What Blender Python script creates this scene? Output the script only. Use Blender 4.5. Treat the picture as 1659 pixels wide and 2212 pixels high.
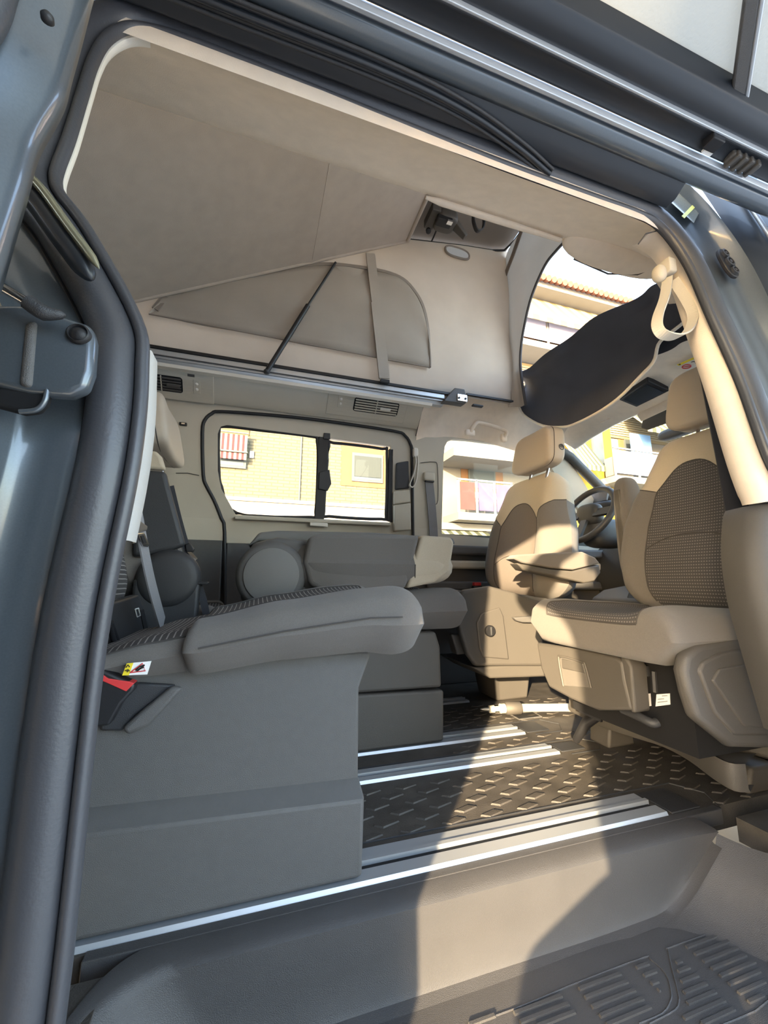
import bpy, bmesh, math, random
from mathutils import Vector, Matrix
random.seed(7)
for o in list(bpy.data.objects):
    bpy.data.objects.remove(o)
scene = bpy.context.scene
COL = scene.collection

# ------------------------------------------------------------------ camera
# X = towards the van's front, Y = away from the open door, Z up; van floor is z = 0
FPX, YAW, PITCH, ROLL, HC = 857.3, 0.30774, 0.17193, 0.00375, 0.52
PCX, PCY = 829.5, 1106.0
CF = Vector((math.sin(YAW)*math.cos(PITCH), math.cos(YAW)*math.cos(PITCH), math.sin(PITCH)))
_r = Vector((math.cos(YAW), -math.sin(YAW), 0)); _u = _r.cross(CF)
CR = _r*math.cos(ROLL) + _u*math.sin(ROLL); CU = _u*math.cos(ROLL) - _r*math.sin(ROLL)
CAM = Vector((0, 0, HC))
cd = bpy.data.cameras.new('camera'); cam = bpy.data.objects.new('camera', cd); COL.objects.link(cam)
cd.sensor_fit = 'VERTICAL'; cd.sensor_height = 36.0; cd.lens = FPX/2212*36.0
cd.clip_start = 0.01; cd.clip_end = 500
cam.matrix_world = Matrix(((CR.x, CU.x, -CF.x, 0), (CR.y, CU.y, -CF.y, 0), (CR.z, CU.z, -CF.z, HC), (0, 0, 0, 1)))
scene.camera = cam
# ------------------------------------------------------------------ light
SUN_AZ, SUN_EL = math.radians(39.5), math.radians(14.5)     # travel direction azimuth from +Y to +X, elevation
w = bpy.data.worlds.new('sky'); scene.world = w; w.use_nodes = True
nt = w.node_tree; nt.nodes.clear()
sky = nt.nodes.new('ShaderNodeTexSky'); sky.sky_type = 'NISHITA'; sky.sun_disc = False
sky.sun_elevation = SUN_EL; sky.sun_rotation = SUN_AZ + math.pi; sky.air_density = 1.0; sky.dust_density = 1.6; sky.ozone_density = 1.0
mixw = nt.nodes.new('ShaderNodeMixRGB'); mixw.inputs[0].default_value = 0.55; mixw.inputs[2].default_value = (0.42, 0.46, 0.52, 1)
bg = nt.nodes.new('ShaderNodeBackground'); bg.inputs[1].default_value = 1.02
wo = nt.nodes.new('ShaderNodeOutputWorld')
nt.links.new(sky.outputs[0], mixw.inputs[1]); nt.links.new(mixw.outputs[0], bg.inputs[0]); nt.links.new(bg.outputs[0], wo.inputs[0])
sd = bpy.data.lights.new('sun', 'SUN'); sd.energy = 6.6; sd.angle = math.radians(0.7); sd.color = (1.0, 0.77, 0.48)
sun = bpy.data.objects.new('sun', sd); COL.objects.link(sun)
sdir = Vector((math.sin(SUN_AZ)*math.cos(SUN_EL), math.cos(SUN_AZ)*math.cos(SUN_EL), -math.sin(SUN_EL)))
sun.rotation_euler = sdir.to_track_quat('-Z', 'Y').to_euler(); sun.location = (-3, -4, 6)
scene.view_settings.view_transform = 'Standard'; scene.view_settings.look = 'None'
scene.view_settings.exposure = 2.2; scene.view_settings.gamma = 1.0
scene.view_settings.use_curve_mapping = False

# ------------------------------------------------------------------ pixel helpers (a pixel gives a direction; the plane gives the distance)
def ray(x, y): return CF + CR*((x-PCX)/FPX) - CU*((y-PCY)/FPX)
def PY(x, y, Y): d = ray(x, y); return CAM + d*(Y/d.y)
def PX(x, y, X): d = ray(x, y); return CAM + d*(X/d.x)
def PZ(x, y, z): d = ray(x, y); return CAM + d*((z-HC)/d.z)
def PS(x, y, fn):          # on a side wall whose Y depends on the height
    Y = fn(0.8)
    for _ in range(25): Y = fn(PY(x, y, Y).z)
    return PY(x, y, Y)

# ------------------------------------------------------------------ materials
MATS = {}
def mat(name, col, rough=0.6, metal=0.0, grain=0.0, gscale=900.0, var=0.0, vscale=8.0, coat=0.0, trans=0.0, sheen=0.0, spec=0.5):
    m = bpy.data.materials.new(name); m.use_nodes = True; t = m.node_tree; b = t.nodes['Principled BSDF']
    b.inputs['Base Color'].default_value = (*col, 1); b.inputs['Roughness'].default_value = rough; b.inputs['Metallic'].default_value = metal
    b.inputs['Specular IOR Level'].default_value = spec
    b.inputs['Coat Weight'].default_value = coat; b.inputs['Coat Roughness'].default_value = 0.08
    b.inputs['Sheen Weight'].default_value = sheen
    if trans: b.inputs['Transmission Weight'].default_value = trans
    tc = t.nodes.new('ShaderNodeTexCoord')
    if var:
        n = t.nodes.new('ShaderNodeTexNoise'); n.inputs['Scale'].default_value = vscale; n.inputs['Detail'].default_value = 6
        t.links.new(tc.outputs['Object'], n.inputs['Vector'])
        r = t.nodes.new('ShaderNodeValToRGB'); e = r.color_ramp.elements
        e[0].position, e[1].position = 0.3, 0.7
        e[0].color = (*[c*(1-var) for c in col], 1); e[1].color = (*[min(1, c*(1+var)) for c in col], 1)
        t.links.new(n.outputs['Fac'], r.inputs['Fac']); t.links.new(r.outputs[0], b.inputs['Base Color'])
    if grain:
        n = t.nodes.new('ShaderNodeTexNoise'); n.inputs['Scale'].default_value = gscale; n.inputs['Detail'].default_value = 2
        t.links.new(tc.outputs['Object'], n.inputs['Vector'])
        bp = t.nodes.new('ShaderNodeBump'); bp.inputs['Strength'].default_value = grain; bp.inputs['Distance'].default_value = 0.002
        t.links.new(n.outputs['Fac'], bp.inputs['Height']); t.links.new(bp.outputs[0], b.inputs['Normal'])
    MATS[name] = m
    return m

def weave(name, base, dash, pitch, thread, dashlen, rough=0.95, swap=False):
    """woven seat insert: rows of short pale stitches, laid out in metres in UV"""
    m = mat(name, base, rough, grain=0.25, gscale=700); t = m.node_tree; b = t.nodes['Principled BSDF']
    uv = t.nodes.new('ShaderNodeUVMap'); sp = t.nodes.new('ShaderNodeSeparateXYZ'); t.links.new(uv.outputs[0], sp.inputs[0])
    a, c = (1, 0) if swap else (0, 1)
    def M(op, x, y):
        n = t.nodes.new('ShaderNodeMath'); n.operation = op
        for i, v in enumerate((x, y)):
            if isinstance(v, float): n.inputs[i].default_value = v
            else: t.links.new(v, n.inputs[i])
        return n.outputs[0]
    row = M('DIVIDE', sp.outputs[c], pitch); fr = M('FRACT', row, 0.0); on = M('LESS_THAN', fr, thread)
    al = M('FRACT', M('ADD', M('DIVIDE', sp.outputs[a], dashlen), M('MULTIPLY', M('FLOOR', row, 0.0), 0.0)), 0.0)
    on2 = M('MULTIPLY', on, M('LESS_THAN', al, 0.52 if dashlen < 1 else 2.0))
    mx = t.nodes.new('ShaderNodeMixRGB'); mx.inputs[1].default_value = (*base, 1); mx.inputs[2].default_value = (*dash, 1)
    t.links.new(on2, mx.inputs[0]); t.links.new(mx.outputs[0], b.inputs['Base Color'])
    return m

BEIGE = mat('beige_headliner', (0.82, 0.71, 0.585), 0.9, grain=0.25, gscale=500, var=0.04, vscale=30)
BEIGEP = mat('beige_plastic', (0.52, 0.475, 0.385), 0.55, grain=0.2, gscale=900, var=0.03)
CREAM = mat('cream_trim', (0.74, 0.70, 0.62), 0.55, grain=0.1)
TENT = mat('tent_canvas', (0.42, 0.37, 0.315), 0.95, grain=0.3, gscale=700, var=0.06, vscale=6)
TENTSEAM = mat('tent_seam_tape', (0.24, 0.205, 0.175), 0.9, grain=0.2)
BOARD = mat('bed_board_fabric', (0.42, 0.36, 0.305), 0.95, grain=0.3, gscale=600, var=0.04, vscale=20)
PAINT = mat('dark_metallic_paint', (0.088, 0.105, 0.122), 0.30, metal=0.35, coat=0.6, var=0.06, vscale=600)
PAINTDK = mat('dark_track_paint', (0.012, 0.015, 0.020), 0.45, coat=0.15)
RUBBER = mat('seal_rubber', (0.050, 0.052, 0.060), 0.42, grain=0.15, gscale=300, spec=0.6)
BLACK = mat('black_plastic', (0.012, 0.012, 0.014), 0.5, grain=0.1)
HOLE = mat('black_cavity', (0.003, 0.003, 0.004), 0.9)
GREYP = mat('grey_plastic', (0.094, 0.091, 0.088), 0.55, grain=0.45, gscale=1100, var=0.04, vscale=60)
TAUPEP = mat('taupe_plastic', (0.080, 0.073, 0.065), 0.5, grain=0.35, gscale=1100, var=0.03)
CHAR = mat('charcoal_plastic', (0.030, 0.031, 0.034), 0.5, grain=0.3, gscale=900)
MAT = mat('floor_mat_rubber', (0.058, 0.051, 0.043), 0.6, grain=0.5, gscale=350, var=0.35, vscale=14)
SILL = mat('sill_plastic', (0.058, 0.056, 0.056), 0.5, grain=0.45, gscale=900, var=0.06, vscale=12)
ALU = mat('aluminium', (0.52, 0.55, 0.58), 0.42, metal=0.65, grain=0.05, gscale=300)
CHROME = mat('chrome', (0.8, 0.8, 0.82), 0.12, metal=1.0)
FAB = mat('grey_seat_fabric', (0.138, 0.127, 0.117), 0.97, grain=0.55, gscale=1200, var=0.07, vscale=500, sheen=0.15)
FABB = mat('beige_seat_fabric', (0.46, 0.395, 0.30), 0.95, grain=0.4, gscale=1200, var=0.04, vscale=400, sheen=0.1)
LEATH = mat('beige_headrest_leatherette', (0.42, 0.365, 0.30), 0.6, grain=0.2, gscale=500)
SEAM = mat('seat_seam', (0.055, 0.050, 0.047), 0.9)
INS = weave('dotted_seat_insert', (0.062, 0.058, 0.058), (0.17, 0.16, 0.15), 0.0092, 0.34, 0.0072)
STR = weave('striped_seat_insert', (0.050, 0.047, 0.047), (0.27, 0.255, 0.24), 0.0105, 0.22, 50.0)
BELT = mat('seat_belt_webbing', (0.20, 0.20, 0.21), 0.7, grain=0.4, gscale=400)
BELTDK = mat('dark_belt_webbing', (0.020, 0.022, 0.030), 0.6, grain=0.3, gscale=400)
RED = mat('red_buckle', (0.62, 0.045, 0.045), 0.45)
WHITE = mat('white_label', (0.80, 0.80, 0.78), 0.5)
YELLOW = mat('yellow_label', (0.80, 0.62, 0.03), 0.5)
INK = mat('black_ink', (0.01, 0.01, 0.01), 0.6)
NAVY = mat('navy_blind_cloth', (0.046, 0.052, 0.072), 0.75, grain=0.3, gscale=500, var=0.1, vscale=6)
PIPING = mat('pale_piping', (0.78, 0.74, 0.66), 0.8)
STRAP = mat('beige_strap_webbing', (0.50, 0.46, 0.38), 0.7, grain=.3, gscale=500)
LINING = mat('pale_pillar_lining', (0.40, 0.385, 0.36), 0.8, grain=.3)
GLASSM = mat('van_glass', (0.9, 0.95, 0.93), 0.02)

# ------------------------------------------------------------------ mesh building
class MB:
    def __init__(s): s.v = []; s.f = []; s.uv = None
    def add(s, vs, fs):
        k = len(s.v); s.v += [tuple(p) for p in vs]; s.f += [tuple(i+k for i in f) for f in fs]; return s
    def box(s, x0, x1, y0, y1, z0, z1):
        vs = [(x, y, z) for x in (x0, x1) for y in (y0, y1) for z in (z0, z1)]
        return s.add(vs, [(0,1,3,2),(4,6,7,5),(0,4,5,1),(2,3,7,6),(0,2,6,4),(1,5,7,3)])
    def prism(s, poly, a, b, axis='y'):
        """closed 2D polygon extruded from a to b along an axis; poly holds the other two coordinates in x,y,z order"""
        n = len(poly)
        def P(p, t): return {'y': (p[0], t, p[1]), 'x': (t, p[0], p[1]), 'z': (p[0], p[1], t)}[axis]
        vs = [P(p, a) for p in poly] + [P(p, b) for p in poly]
        return s.add(vs, [tuple(range(n)), tuple(range(2*n-1, n-1, -1))] + [(i, i+n, (i+1) % n+n, (i+1) % n) for i in range(n)])
    def hull(s, A, B):
        """two corresponding 3D loops joined into a solid"""
        n = len(A)
        return s.add(list(A)+list(B), [tuple(range(n)), tuple(range(2*n-1, n-1, -1))] + [(i, i+n, (i+1) % n+n, (i+1) % n) for i in range(n)])
    def tube(s, pts, r, seg=8, closed=False, flat=None, up=None):
        """round tube, or a flat strap with flat=(half width, half thickness)"""
        pts = [Vector(p) for p in pts]; n = len(pts); rings = []; prev = None
        for i, p in enumerate(pts):
            a = pts[i-1] if (i > 0 or closed) else p; b = pts[(i+1) % n] if (i < n-1 or closed) else p
            t = (b-a).normalized()
            if up is not None: u = Vector(up)
            elif prev is None: u = Vector((0, 0, 1)) if abs(t.z) < 0.9 else Vector((1, 0, 0))
            else: u = prev
            nrm = (u - t*u.dot(t)).normalized(); prev = nrm; bi = t.cross(nrm)
            rr = r[i] if isinstance(r, (list, tuple)) else r
            if flat: ring = [p + nrm*(flat[0]*a_) + bi*(flat[1]*b_) for a_, b_ in ((1, 1), (-1, 1), (-1, -1), (1, -1))]
            else: ring = [p + nrm*(rr*math.cos(2*math.pi*k/seg)) + bi*(rr*math.sin(2*math.pi*k/seg)) for k in range(seg)]
            rings.append(ring)
        m = len(rings[0]); vs = [q for ring in rings for q in ring]; fs = []
        for i in range(n if closed else n-1):
            j = (i+1) % n
            fs += [(i*m+k, i*m+(k+1) % m, j*m+(k+1) % m, j*m+k) for k in range(m)]
        if not closed: fs += [tuple(range(m-1, -1, -1)), tuple((n-1)*m+k for k in range(m))]
        return s.add(vs, fs)
    def grid(s, fn, nu, nv, cu=False):
        vs = [fn(i, j) for j in range(nv) for i in range(nu)]; fs = []
        for j in range(nv-1):
            for i in range(nu if cu else nu-1):
                k = (i+1) % nu; fs.append((j*nu+i, j*nu+k, (j+1)*nu+k, (j+1)*nu+i))
        return s.add(vs, fs)
    def sheet(s, rows, th=None, cap=False):
        """rows of 3D points; thickness vector th makes it a solid"""
        nv, nu = len(rows), len(rows[0])
        if th is None: return s.grid(lambda i, j: rows[j][i], nu, nv)
        th = Vector(th); k = nu*nv
        vs = [Vector(p) for r in rows for p in r]; vs += [p+th for p in vs]; fs = []
        for j in range(nv-1):
            for i in range(nu-1):
                a = j*nu+i; fs += [(a, a+1, a+nu+1, a+nu), (a+k, a+nu+k, a+nu+1+k, a+1+k)]
        ed = [i for i in range(nu)] + [j*nu+nu-1 for j in range(1, nv)] + [(nv-1)*nu+i for i in range(nu-2, -1, -1)] + [j*nu for j in range(nv-2, 0, -1)]
        for q in range(len(ed)):
            a, b = ed[q], ed[(q+1) % len(ed)]; fs.append((a, a+k, b+k, b))
        return s.add(vs, fs)
    def lathe(s, prof, c, axis=(0, 0, 1), seg=24):
        ax = Vector(axis).normalized(); u = ax.orthogonal().normalized(); v = ax.cross(u); c = Vector(c); n = len(prof)
        vs = [c + ax*h + (u*math.cos(2*math.pi*k/seg) + v*math.sin(2*math.pi*k/seg))*r for (r, h) in prof for k in range(seg)]
        fs = [(j*seg+k, j*seg+(k+1) % seg, (j+1)*seg+(k+1) % seg, (j+1)*seg+k) for j in range(n-1) for k in range(seg)]
        fs += [tuple(range(seg-1, -1, -1)), tuple((n-1)*seg+k for k in range(seg))]
        return s.add(vs, fs)
    def blob(s, c, dim, e=(0.35, 0.35), nu=28, nv=16, fn=None):
        """superellipsoid cushion"""
        c = Vector(c); sg = lambda x, p: math.copysign(abs(x)**p, x)
        def P(i, j):
            a = 2*math.pi*i/nu; b = -math.pi/2 + math.pi*j/(nv-1)
            p = Vector((dim[0]*sg(math.cos(b), e[1])*sg(math.cos(a), e[0]), dim[1]*sg(math.cos(b), e[1])*sg(math.sin(a), e[0]), dim[2]*sg(math.sin(b), e[1])))
            return c + (fn(p) if fn else p)
        return s.grid(P, nu, nv, True)

def clean(bm):
    bmesh.ops.remove_doubles(bm, verts=bm.verts, dist=1e-6); bmesh.ops.recalc_face_normals(bm, faces=bm.faces)

def obj(name, mb, m, parent=None, smooth=False, bevel=0.0, seg=3, sub=0, fix=True, origin=None):
    me = bpy.data.meshes.new(name); o0 = Vector(origin) if origin is not None else None
    me.from_pydata([tuple(Vector(p)-o0) for p in mb.v] if o0 is not None else mb.v, [], mb.f)
    if mb.uv:
        l = me.uv_layers.new(name='UVMap')
        for lp in me.loops: l.data[lp.index].uv = mb.uv[lp.vertex_index]
    if fix:
        bm = bmesh.new(); bm.from_mesh(me)
        if mb.uv: bmesh.ops.recalc_face_normals(bm, faces=bm.faces)
        else: clean(bm)
        bm.to_mesh(me); bm.free()
    me.materials.append(m)
    o = bpy.data.objects.new(name, me); COL.objects.link(o)
    if parent: o.parent = parent
    if o0 is not None: o.location = o0
    if bevel:
        md = o.modifiers.new('bevel', 'BEVEL'); md.width = bevel; md.segments = seg; md.limit_method = 'ANGLE'; md.angle_limit = math.radians(35)
    if sub:
        md = o.modifiers.new('sub', 'SUBSURF'); md.levels = sub; md.render_levels = sub
    if smooth or bevel or sub:
        for p in me.polygons: p.use_smooth = True
        if smooth != 'all' and not sub:
            try: me.set_sharp_from_angle(angle=math.radians(50))
            except Exception: pass
    return o
def tag(o, label, cat, group=None, kind=None):
    o['label'] = label; o['category'] = cat
    if group: o['group'] = group
    if kind: o['kind'] = kind
    return o
def thing(name, label, cat, loc=(0, 0, 0), rz=0.0, group=None):
    o = bpy.data.objects.new(name, None); COL.objects.link(o); o.location = loc; o.rotation_euler = (0, 0, rz); o.empty_display_size = 0.05
    return tag(o, label, cat, group)
def struct(name, mb, m, label=None, **k):
    o = obj(name, mb, m, **k); o['kind'] = 'structure'
    if label: o['label'] = label
    return o
def W(t, pts):      # world points into the frame of a thing
    return [Vector(p)-Vector(t.location) for p in pts]
def rel(t, mb):     # move a mesh given in world coordinates under an unrotated thing
    l = t.location; mb.v = [(p[0]-l.x, p[1]-l.y, p[2]-l.z) for p in mb.v]; return mb
def smooth_path(pts, n=6, closed=False):
    pts = [Vector(p) for p in pts]; out = []; N = len(pts)
    for i in range(N if closed else N-1):
        g = lambda k: pts[k % N] if closed else pts[max(0, min(N-1, k))]
        a, b, c, d = g(i-1), g(i), g(i+1), g(i+2)
        for k in range(n):
            t = k/n; out.append(0.5*((2*b) + (c-a)*t + (2*a-5*b+4*c-d)*t*t + (3*b-a-3*c+d)*t**3))
    if not closed: out.append(pts[-1])
    return out
def rrect(x0, x1, y0, y1, r, n=5):
    out = []
    for cx, cy, a0 in ((x1-r, y1-r, 0), (x0+r, y1-r, 90), (x0+r, y0+r, 180), (x1-r, y0+r, 270)):
        out += [(cx + r*math.cos(math.radians(a0+90*k/n)), cy + r*math.sin(math.radians(a0+90*k/n))) for k in range(n+1)]
    return out
def plate(outline, holes, fn, th, cuts=()):
    """flat plate with holes in (a, z), bent onto fn(a, z) -> 3D; th = thickness vector"""
    bm = bmesh.new()
    for loop in [outline]+list(holes):
        vs = [bm.verts.new((p[0], p[1], 0)) for p in loop]
        for i in range(len(vs)): bm.edges.new((vs[i], vs[(i+1) % len(vs)]))
    bmesh.ops.triangle_fill(bm, edges=bm.edges, use_beauty=True, use_dissolve=False)
    for z in cuts: bmesh.ops.bisect_plane(bm, geom=bm.verts[:]+bm.edges[:]+bm.faces[:], plane_co=(0, z, 0), plane_no=(0, 1, 0))
    bmesh.ops.recalc_face_normals(bm, faces=bm.faces)
    bm.verts.index_update(); mb = MB(); n = len(bm.verts); th = Vector(th)
    vs = [Vector(fn(v.co.x, v.co.y)) for v in bm.verts]; mb.v = [tuple(p) for p in vs] + [tuple(p+th) for p in vs]
    for f in bm.faces:
        ix = [v.index for v in f.verts]; mb.f += [tuple(ix), tuple(i+n for i in reversed(ix))]
    for e in bm.edges:
        if len(e.link_faces) == 1:
            a, b = e.verts[0].index, e.verts[1].index; mb.f.append((a, b, b+n, a+n))
    bm.free(); return mb
def sweep(path, prof, nrm_fn, bn_fn, closed=False):
    """profile of (n, b) points carried along a path; nrm_fn/bn_fn give the two axes at each path index"""
    rows = []
    for i, p in enumerate(path):
        N, B = nrm_fn(i), bn_fn(i); rows.append([p + N*a + B*b for a, b in prof])
    return MB().sheet(rows)
# ================================================================== THE VAN'S SHELL
def YN(z): return 0.47 + max(0.0, z-0.70)*0.15           # near side: door seal plane with tumblehome
def YF(z): return 1.955 - max(0.0, z-0.80)*0.11           # far side trim
def YH(z): return 1.90 - (z-1.30)*1.0                     # far header, leaning in to the roof opening
RAILZ = 1.455

# floor and step well ------------------------------------------------
fl = MB().box(-1.7, 2.7, 0.752, 1.96, -0.05, 0.0).box(-1.7, -0.16, 0.47, 0.71, -0.05, -0.001).box(1.06, 2.7, 0.47, 0.71, -0.05, -0.001)
floor = struct('floor', fl, MAT, 'black rubber floor mat with raised diamond studs')
# diamond studs: one mesh, many parts
dm = MB(); L_, H_ = 0.030, 0.0125
dm.add([(-L_, 0, 0), (-L_*.38, -H_, 0), (L_, 0, 0), (L_*.38, H_, 0), (-L_*.9, 0, .003), (-L_*.35, -H_*.84, .003), (L_*.9, 0, .003), (L_*.35, H_*.84, .003)],
       [(4, 5, 6, 7), (0, 1, 5, 4), (1, 2, 6, 5), (2, 3, 7, 6), (3, 0, 4, 7)])
d0 = None
for band, (y0, y1) in enumerate(((0.882, 1.075), (1.20, 1.245), (1.385, 1.60))):
    nrow = max(1, int((y1-y0)/0.034))
    for r in range(nrow+1):
        for k in range(24):
            x = 0.06 + k*0.096 + (r % 2)*0.048; y = y0 + r*0.034
            if x > 1.78 or (band and x < 0.6): continue
            if d0 is None: d = d0 = obj('diamond_stud', dm, MAT, floor)
            else: d = d0.copy(); COL.objects.link(d); d.parent = floor
            d.location = (x, y, 0.0)
for k in range(14):          # studs in front of the near rail ends, up to the seat
    for r in range(3):
        x = 1.10 + k*0.096 + (r % 2)*0.048; y = 0.765 + r*0.034
        if x > 1.75: continue
        d = d0.copy(); COL.objects.link(d); d.parent = floor; d.location = (x, y, 0.0)
# trimmed mat edges round the rail ends
for y0, y1 in ((0.74, 0.865), (1.085, 1.18), (1.25, 1.37)):
    mb = MB().tube([(0.95, y0, 0.001), (1.06, y0, 0.001), (1.10, (y0+y1)/2, 0.001), (1.06, y1, 0.001), (0.2, y1+.004, 0.001)], 0.0016, 6)
    obj('mat_edge', mb, CHAR, floor)
    obj('rail_end_cap', MB().box(0.93, 1.02, y0+.018, y1-.018, 0, 0.004), CHAR, floor, bevel=0.002)

# aluminium seat rails --------------------------------------------------
for i, (a, b, lab) in enumerate(((0.757, 0.845, 'aluminium seat rail nearest the step, along the sill edge'), (1.096, 1.166, 'aluminium seat rail second from the step, beside the studded mat'),
                   (1.262, 1.345, 'aluminium seat rail third from the step, passing under the folded seat'), (1.645, 1.715, 'aluminium seat rail farthest from the step, by the far wall'))):
    t = thing('seat_rail', lab, 'rail', (0.92, a, 0), 0, 'seat rails in the floor')
    wv = b-a
    obj('near_flange', rel(t, MB().prism([(a, 0), (a+.004, .007), (a+wv*.36, .007), (a+wv*.36, 0)], -1.5, 0.918, 'x')), ALU, t)
    obj('far_flange', rel(t, MB().prism([(a+wv*.55, 0), (a+wv*.55, .010), (a+wv*.66, .010), (a+wv*.70, .006), (b, .006), (b, 0)], -1.5, 0.918, 'x')), ALU, t)
    obj('slot', rel(t, MB().box(-1.5, 0.915, a+wv*.36, a+wv*.55, 0.0, 0.0012)), HOLE, t)

# step well: riser, tread, ramp -----------------------------------------
top = [(-0.215, 0.44, -0.001), (-0.20, 0.56, -0.001), (-0.165, 0.655, -0.001), (-0.105, 0.694, -0.001), (0.0, 0.697, -0.001), (0.4, 0.697, -0.001), (0.8, 0.697, -0.001), (0.91, 0.695, -0.001), (0.965, 0.684, -0.001)]
bot = [(-0.14, 0.44, -0.13), (-0.12, 0.56, -0.13), (-0.08, 0.65, -0.13), (-0.03, 0.69, -0.13), (0.05, 0.70, -0.13), (0.4, 0.70, -0.13), (0.70, 0.70, -0.13), (0.835, 0.70, -0.115), (0.945, 0.688, -0.02)]
tp, bt = smooth_path(top, 6), smooth_path(bot, 6)
rows = []
for i in range(len(tp)):
    a, b = tp[i], bt[i]; c = Vector((a.x, a.y+.03, a.z)); e = Vector((b.x+0.0, b.y-.03, b.z-.002)) if i > 22 else Vector((b.x+.01, b.y-.02, b.z-.002))
    rows.append([Vector((a.x, a.y+.05, .001)), Vector((a.x, a.y+.010, .001)), a + (b-a)*.04, a + (b-a)*.12, a + (b-a)*.5, a + (b-a)*.90, a + (b-a)*.97 + Vector((0, -.004, 0)), b + Vector((0, -.02, 0))])
riser = struct('wall_step_riser', MB().sheet(rows), SILL, 'grey plastic step riser curving round at both ends', smooth=True)
led = MB().box(-0.2, 1.06, 0.738, 0.757, -0.03, 0.0018)
struct('trim_1', led, SILL, 'grey sill strip between the step and the first rail', bevel=0.002)
tread = struct('floor_step', MB().box(-0.35, 1.4, 0.30, 0.72, -0.16, -0.13), SILL, 'grey plastic step tread with ribbed panels', bevel=0.004)
# ramp on the right of the well
crease = [PZ(1335, 2010, -0.13), PZ(1430, 1966, -0.122), PZ(1500, 1922, -0.09), PZ(1537, 1870, -0.05), PZ(1548, 1800, -0.004)]
outer = [Vector((0.80, 0.50, -0.13)), Vector((0.93, 0.46, -0.12)), Vector((1.02, 0.45, -0.085)), Vector((1.06, 0.50, -0.03)), Vector((1.05, 0.57, -0.002))]
cr, ou = smooth_path(crease, 5), smooth_path(outer, 5)
rr = [[c + (o-c)*(k/6) - Vector((0, 0, 0.012*math.sin(math.pi*k/6))) for k in range(7)] for c, o in zip(cr, ou)]
struct('wall_step_side', MB().sheet(rr).sheet([[tuple(p) for p in ou], [tuple(p + Vector((.15, -.12, .02))) for p in ou]]), SILL, 'grey curved end wall of the step well', smooth=True)
# ribs and outlines on the tread
def c3(x, y): return (1360 + x/5.12, 1780 + y/5.12)
def c6(x, y): return (830 + x/2.0, 1480 + y/2.0)
ribs = [(c3(*a), c3(*b)) for a, b in (((625,1375),(1010,1235)),((720,1455),(1105,1305)),((815,1535),(1200,1378)),((905,1615),(1290,1455)),((1000,1695),(1390,1530)),((1100,1785),(1445,1635)),((1205,1885),(1500,1750)),((1310,1980),(1490,1905)),
        ((515,1550),(580,1520)),((535,1645),(665,1590)),((570,1760),(760,1680)),((605,1885),(855,1770)),((640,2005),(955,1860)),((600,2165),(1055,1955)),((800,2230),(1160,2050)),
        ((75,1605),(215,1550)),((155,1690),(300,1635)),((240,1780),(320,1745)),((312,1850),(338,1840)))]
ribs += [(c6(*a), c6(*b)) for a, b in (((840,1318),(1025,1250)),((865,1355),(1055,1285)),((895,1395),(1088,1322)),((930,1435),(1122,1358)),((960,1472),(1155,1395)),((560,1425),(770,1345)),((585,1462),(800,1380)),((650,1478),(830,1420)),((360,1466),(485,1438)))]
for a, b in ribs:
    A, B = PZ(*a, -0.13), PZ(*b, -0.13); y = (A.y+B.y)/2
    obj('tread_rib', MB().prism([(A.x, -0.1305), (A.x+.0015, -0.1268), (B.x-.0015, -0.1268), (B.x, -0.1305)], y-.0024, y+.0024, 'y'), SILL, tread)
for pl in ([c3(*p) for p in ((220,2212),(500,2060),(545,1960),(540,1880),(470,1600),(425,1390),(440,1370),(900,1200),(1100,1085),(1150,1080),(1330,1210),(1450,1320),(1530,1470),(1540,1950),(1010,2230))],
           [c6(*p) for p in ((380,1462),(560,1400),(850,1280),(1120,1178),(1150,1185),(1218,1250),(1240,1330),(1235,1370),(1200,1420),(1100,1463))]):
    pts = [PZ(*p, -0.1298) for p in pl]
    obj('panel_outline', MB().tube(smooth_path(pts, 3), 0.0014, 6), SILL, tread, smooth=True)

# near body side: rear quarter, front door, B pillar ---------------------
qo = [(-1.7, -0.45), (-0.20, -0.45), (-0.20, 0.72), (-0.34, 0.95), (-0.36, 1.30), (-0.45, 1.36), (-1.7, 1.40)]
struct('wall_near_rear', plate(qo, [], lambda x, z: (x, YN(z)+.035, z), (0, .03, 0), (0.7,)), BEIGEP, 'beige inner trim of the rear quarter beside the door')
struct('wall_rear', MB().box(-1.75, -1.7, 0.3, 2.1, -0.3, 1.5), BEIGEP)
fo = [(1.17, -0.45), (2.75, -0.45), (2.75, 0.62), (2.45, 0.78), (1.75, 1.30), (1.17, 1.34)]
fh = [(1.30, 0.80), (2.35, 0.80), (1.72, 1.25), (1.32, 1.27)]
struct('wall_near_front', plate(fo, [fh], lambda x, z: (x, YN(z), z), (0, .06, 0), (0.7,)), GREYP, 'inner side of the front passenger door')
# far side walls ---------------------------------------------------------
O = [PS(x, y, YF) for x, y in ((485, 1330), (485, 1150), (478, 1120), (462, 1080), (446, 1050), (439, 1025), (437, 935), (442, 908), (458, 893), (480, 889), (600, 898), (700, 909), (850, 931), (875, 941), (887, 960), (890, 985), (892, 1140))]
O = [(p.x, p.z) for p in smooth_path(O, 3)]
O = [(O[0][0], 0.12)] + O + [(O[-1][0]+.005, 0.12)]
GW = [PS(x, y, YF) for x, y in ((955, 1150), (953, 975), (958, 955), (972, 946), (1010, 943), (1060, 946), (1090, 953), (1118, 985), (1190, 1090), (1215, 1150), (1060, 1166))]
GW = [(.952, .775), (.952, 1.20), (.957, 1.255), (.975, 1.29), (1.01, 1.306), (1.10, 1.311), (1.35, 1.310), (1.47, 1.296), (1.66, 1.215), (1.82, 1.03), (2.08, .73), (1.5, .75)]
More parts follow.
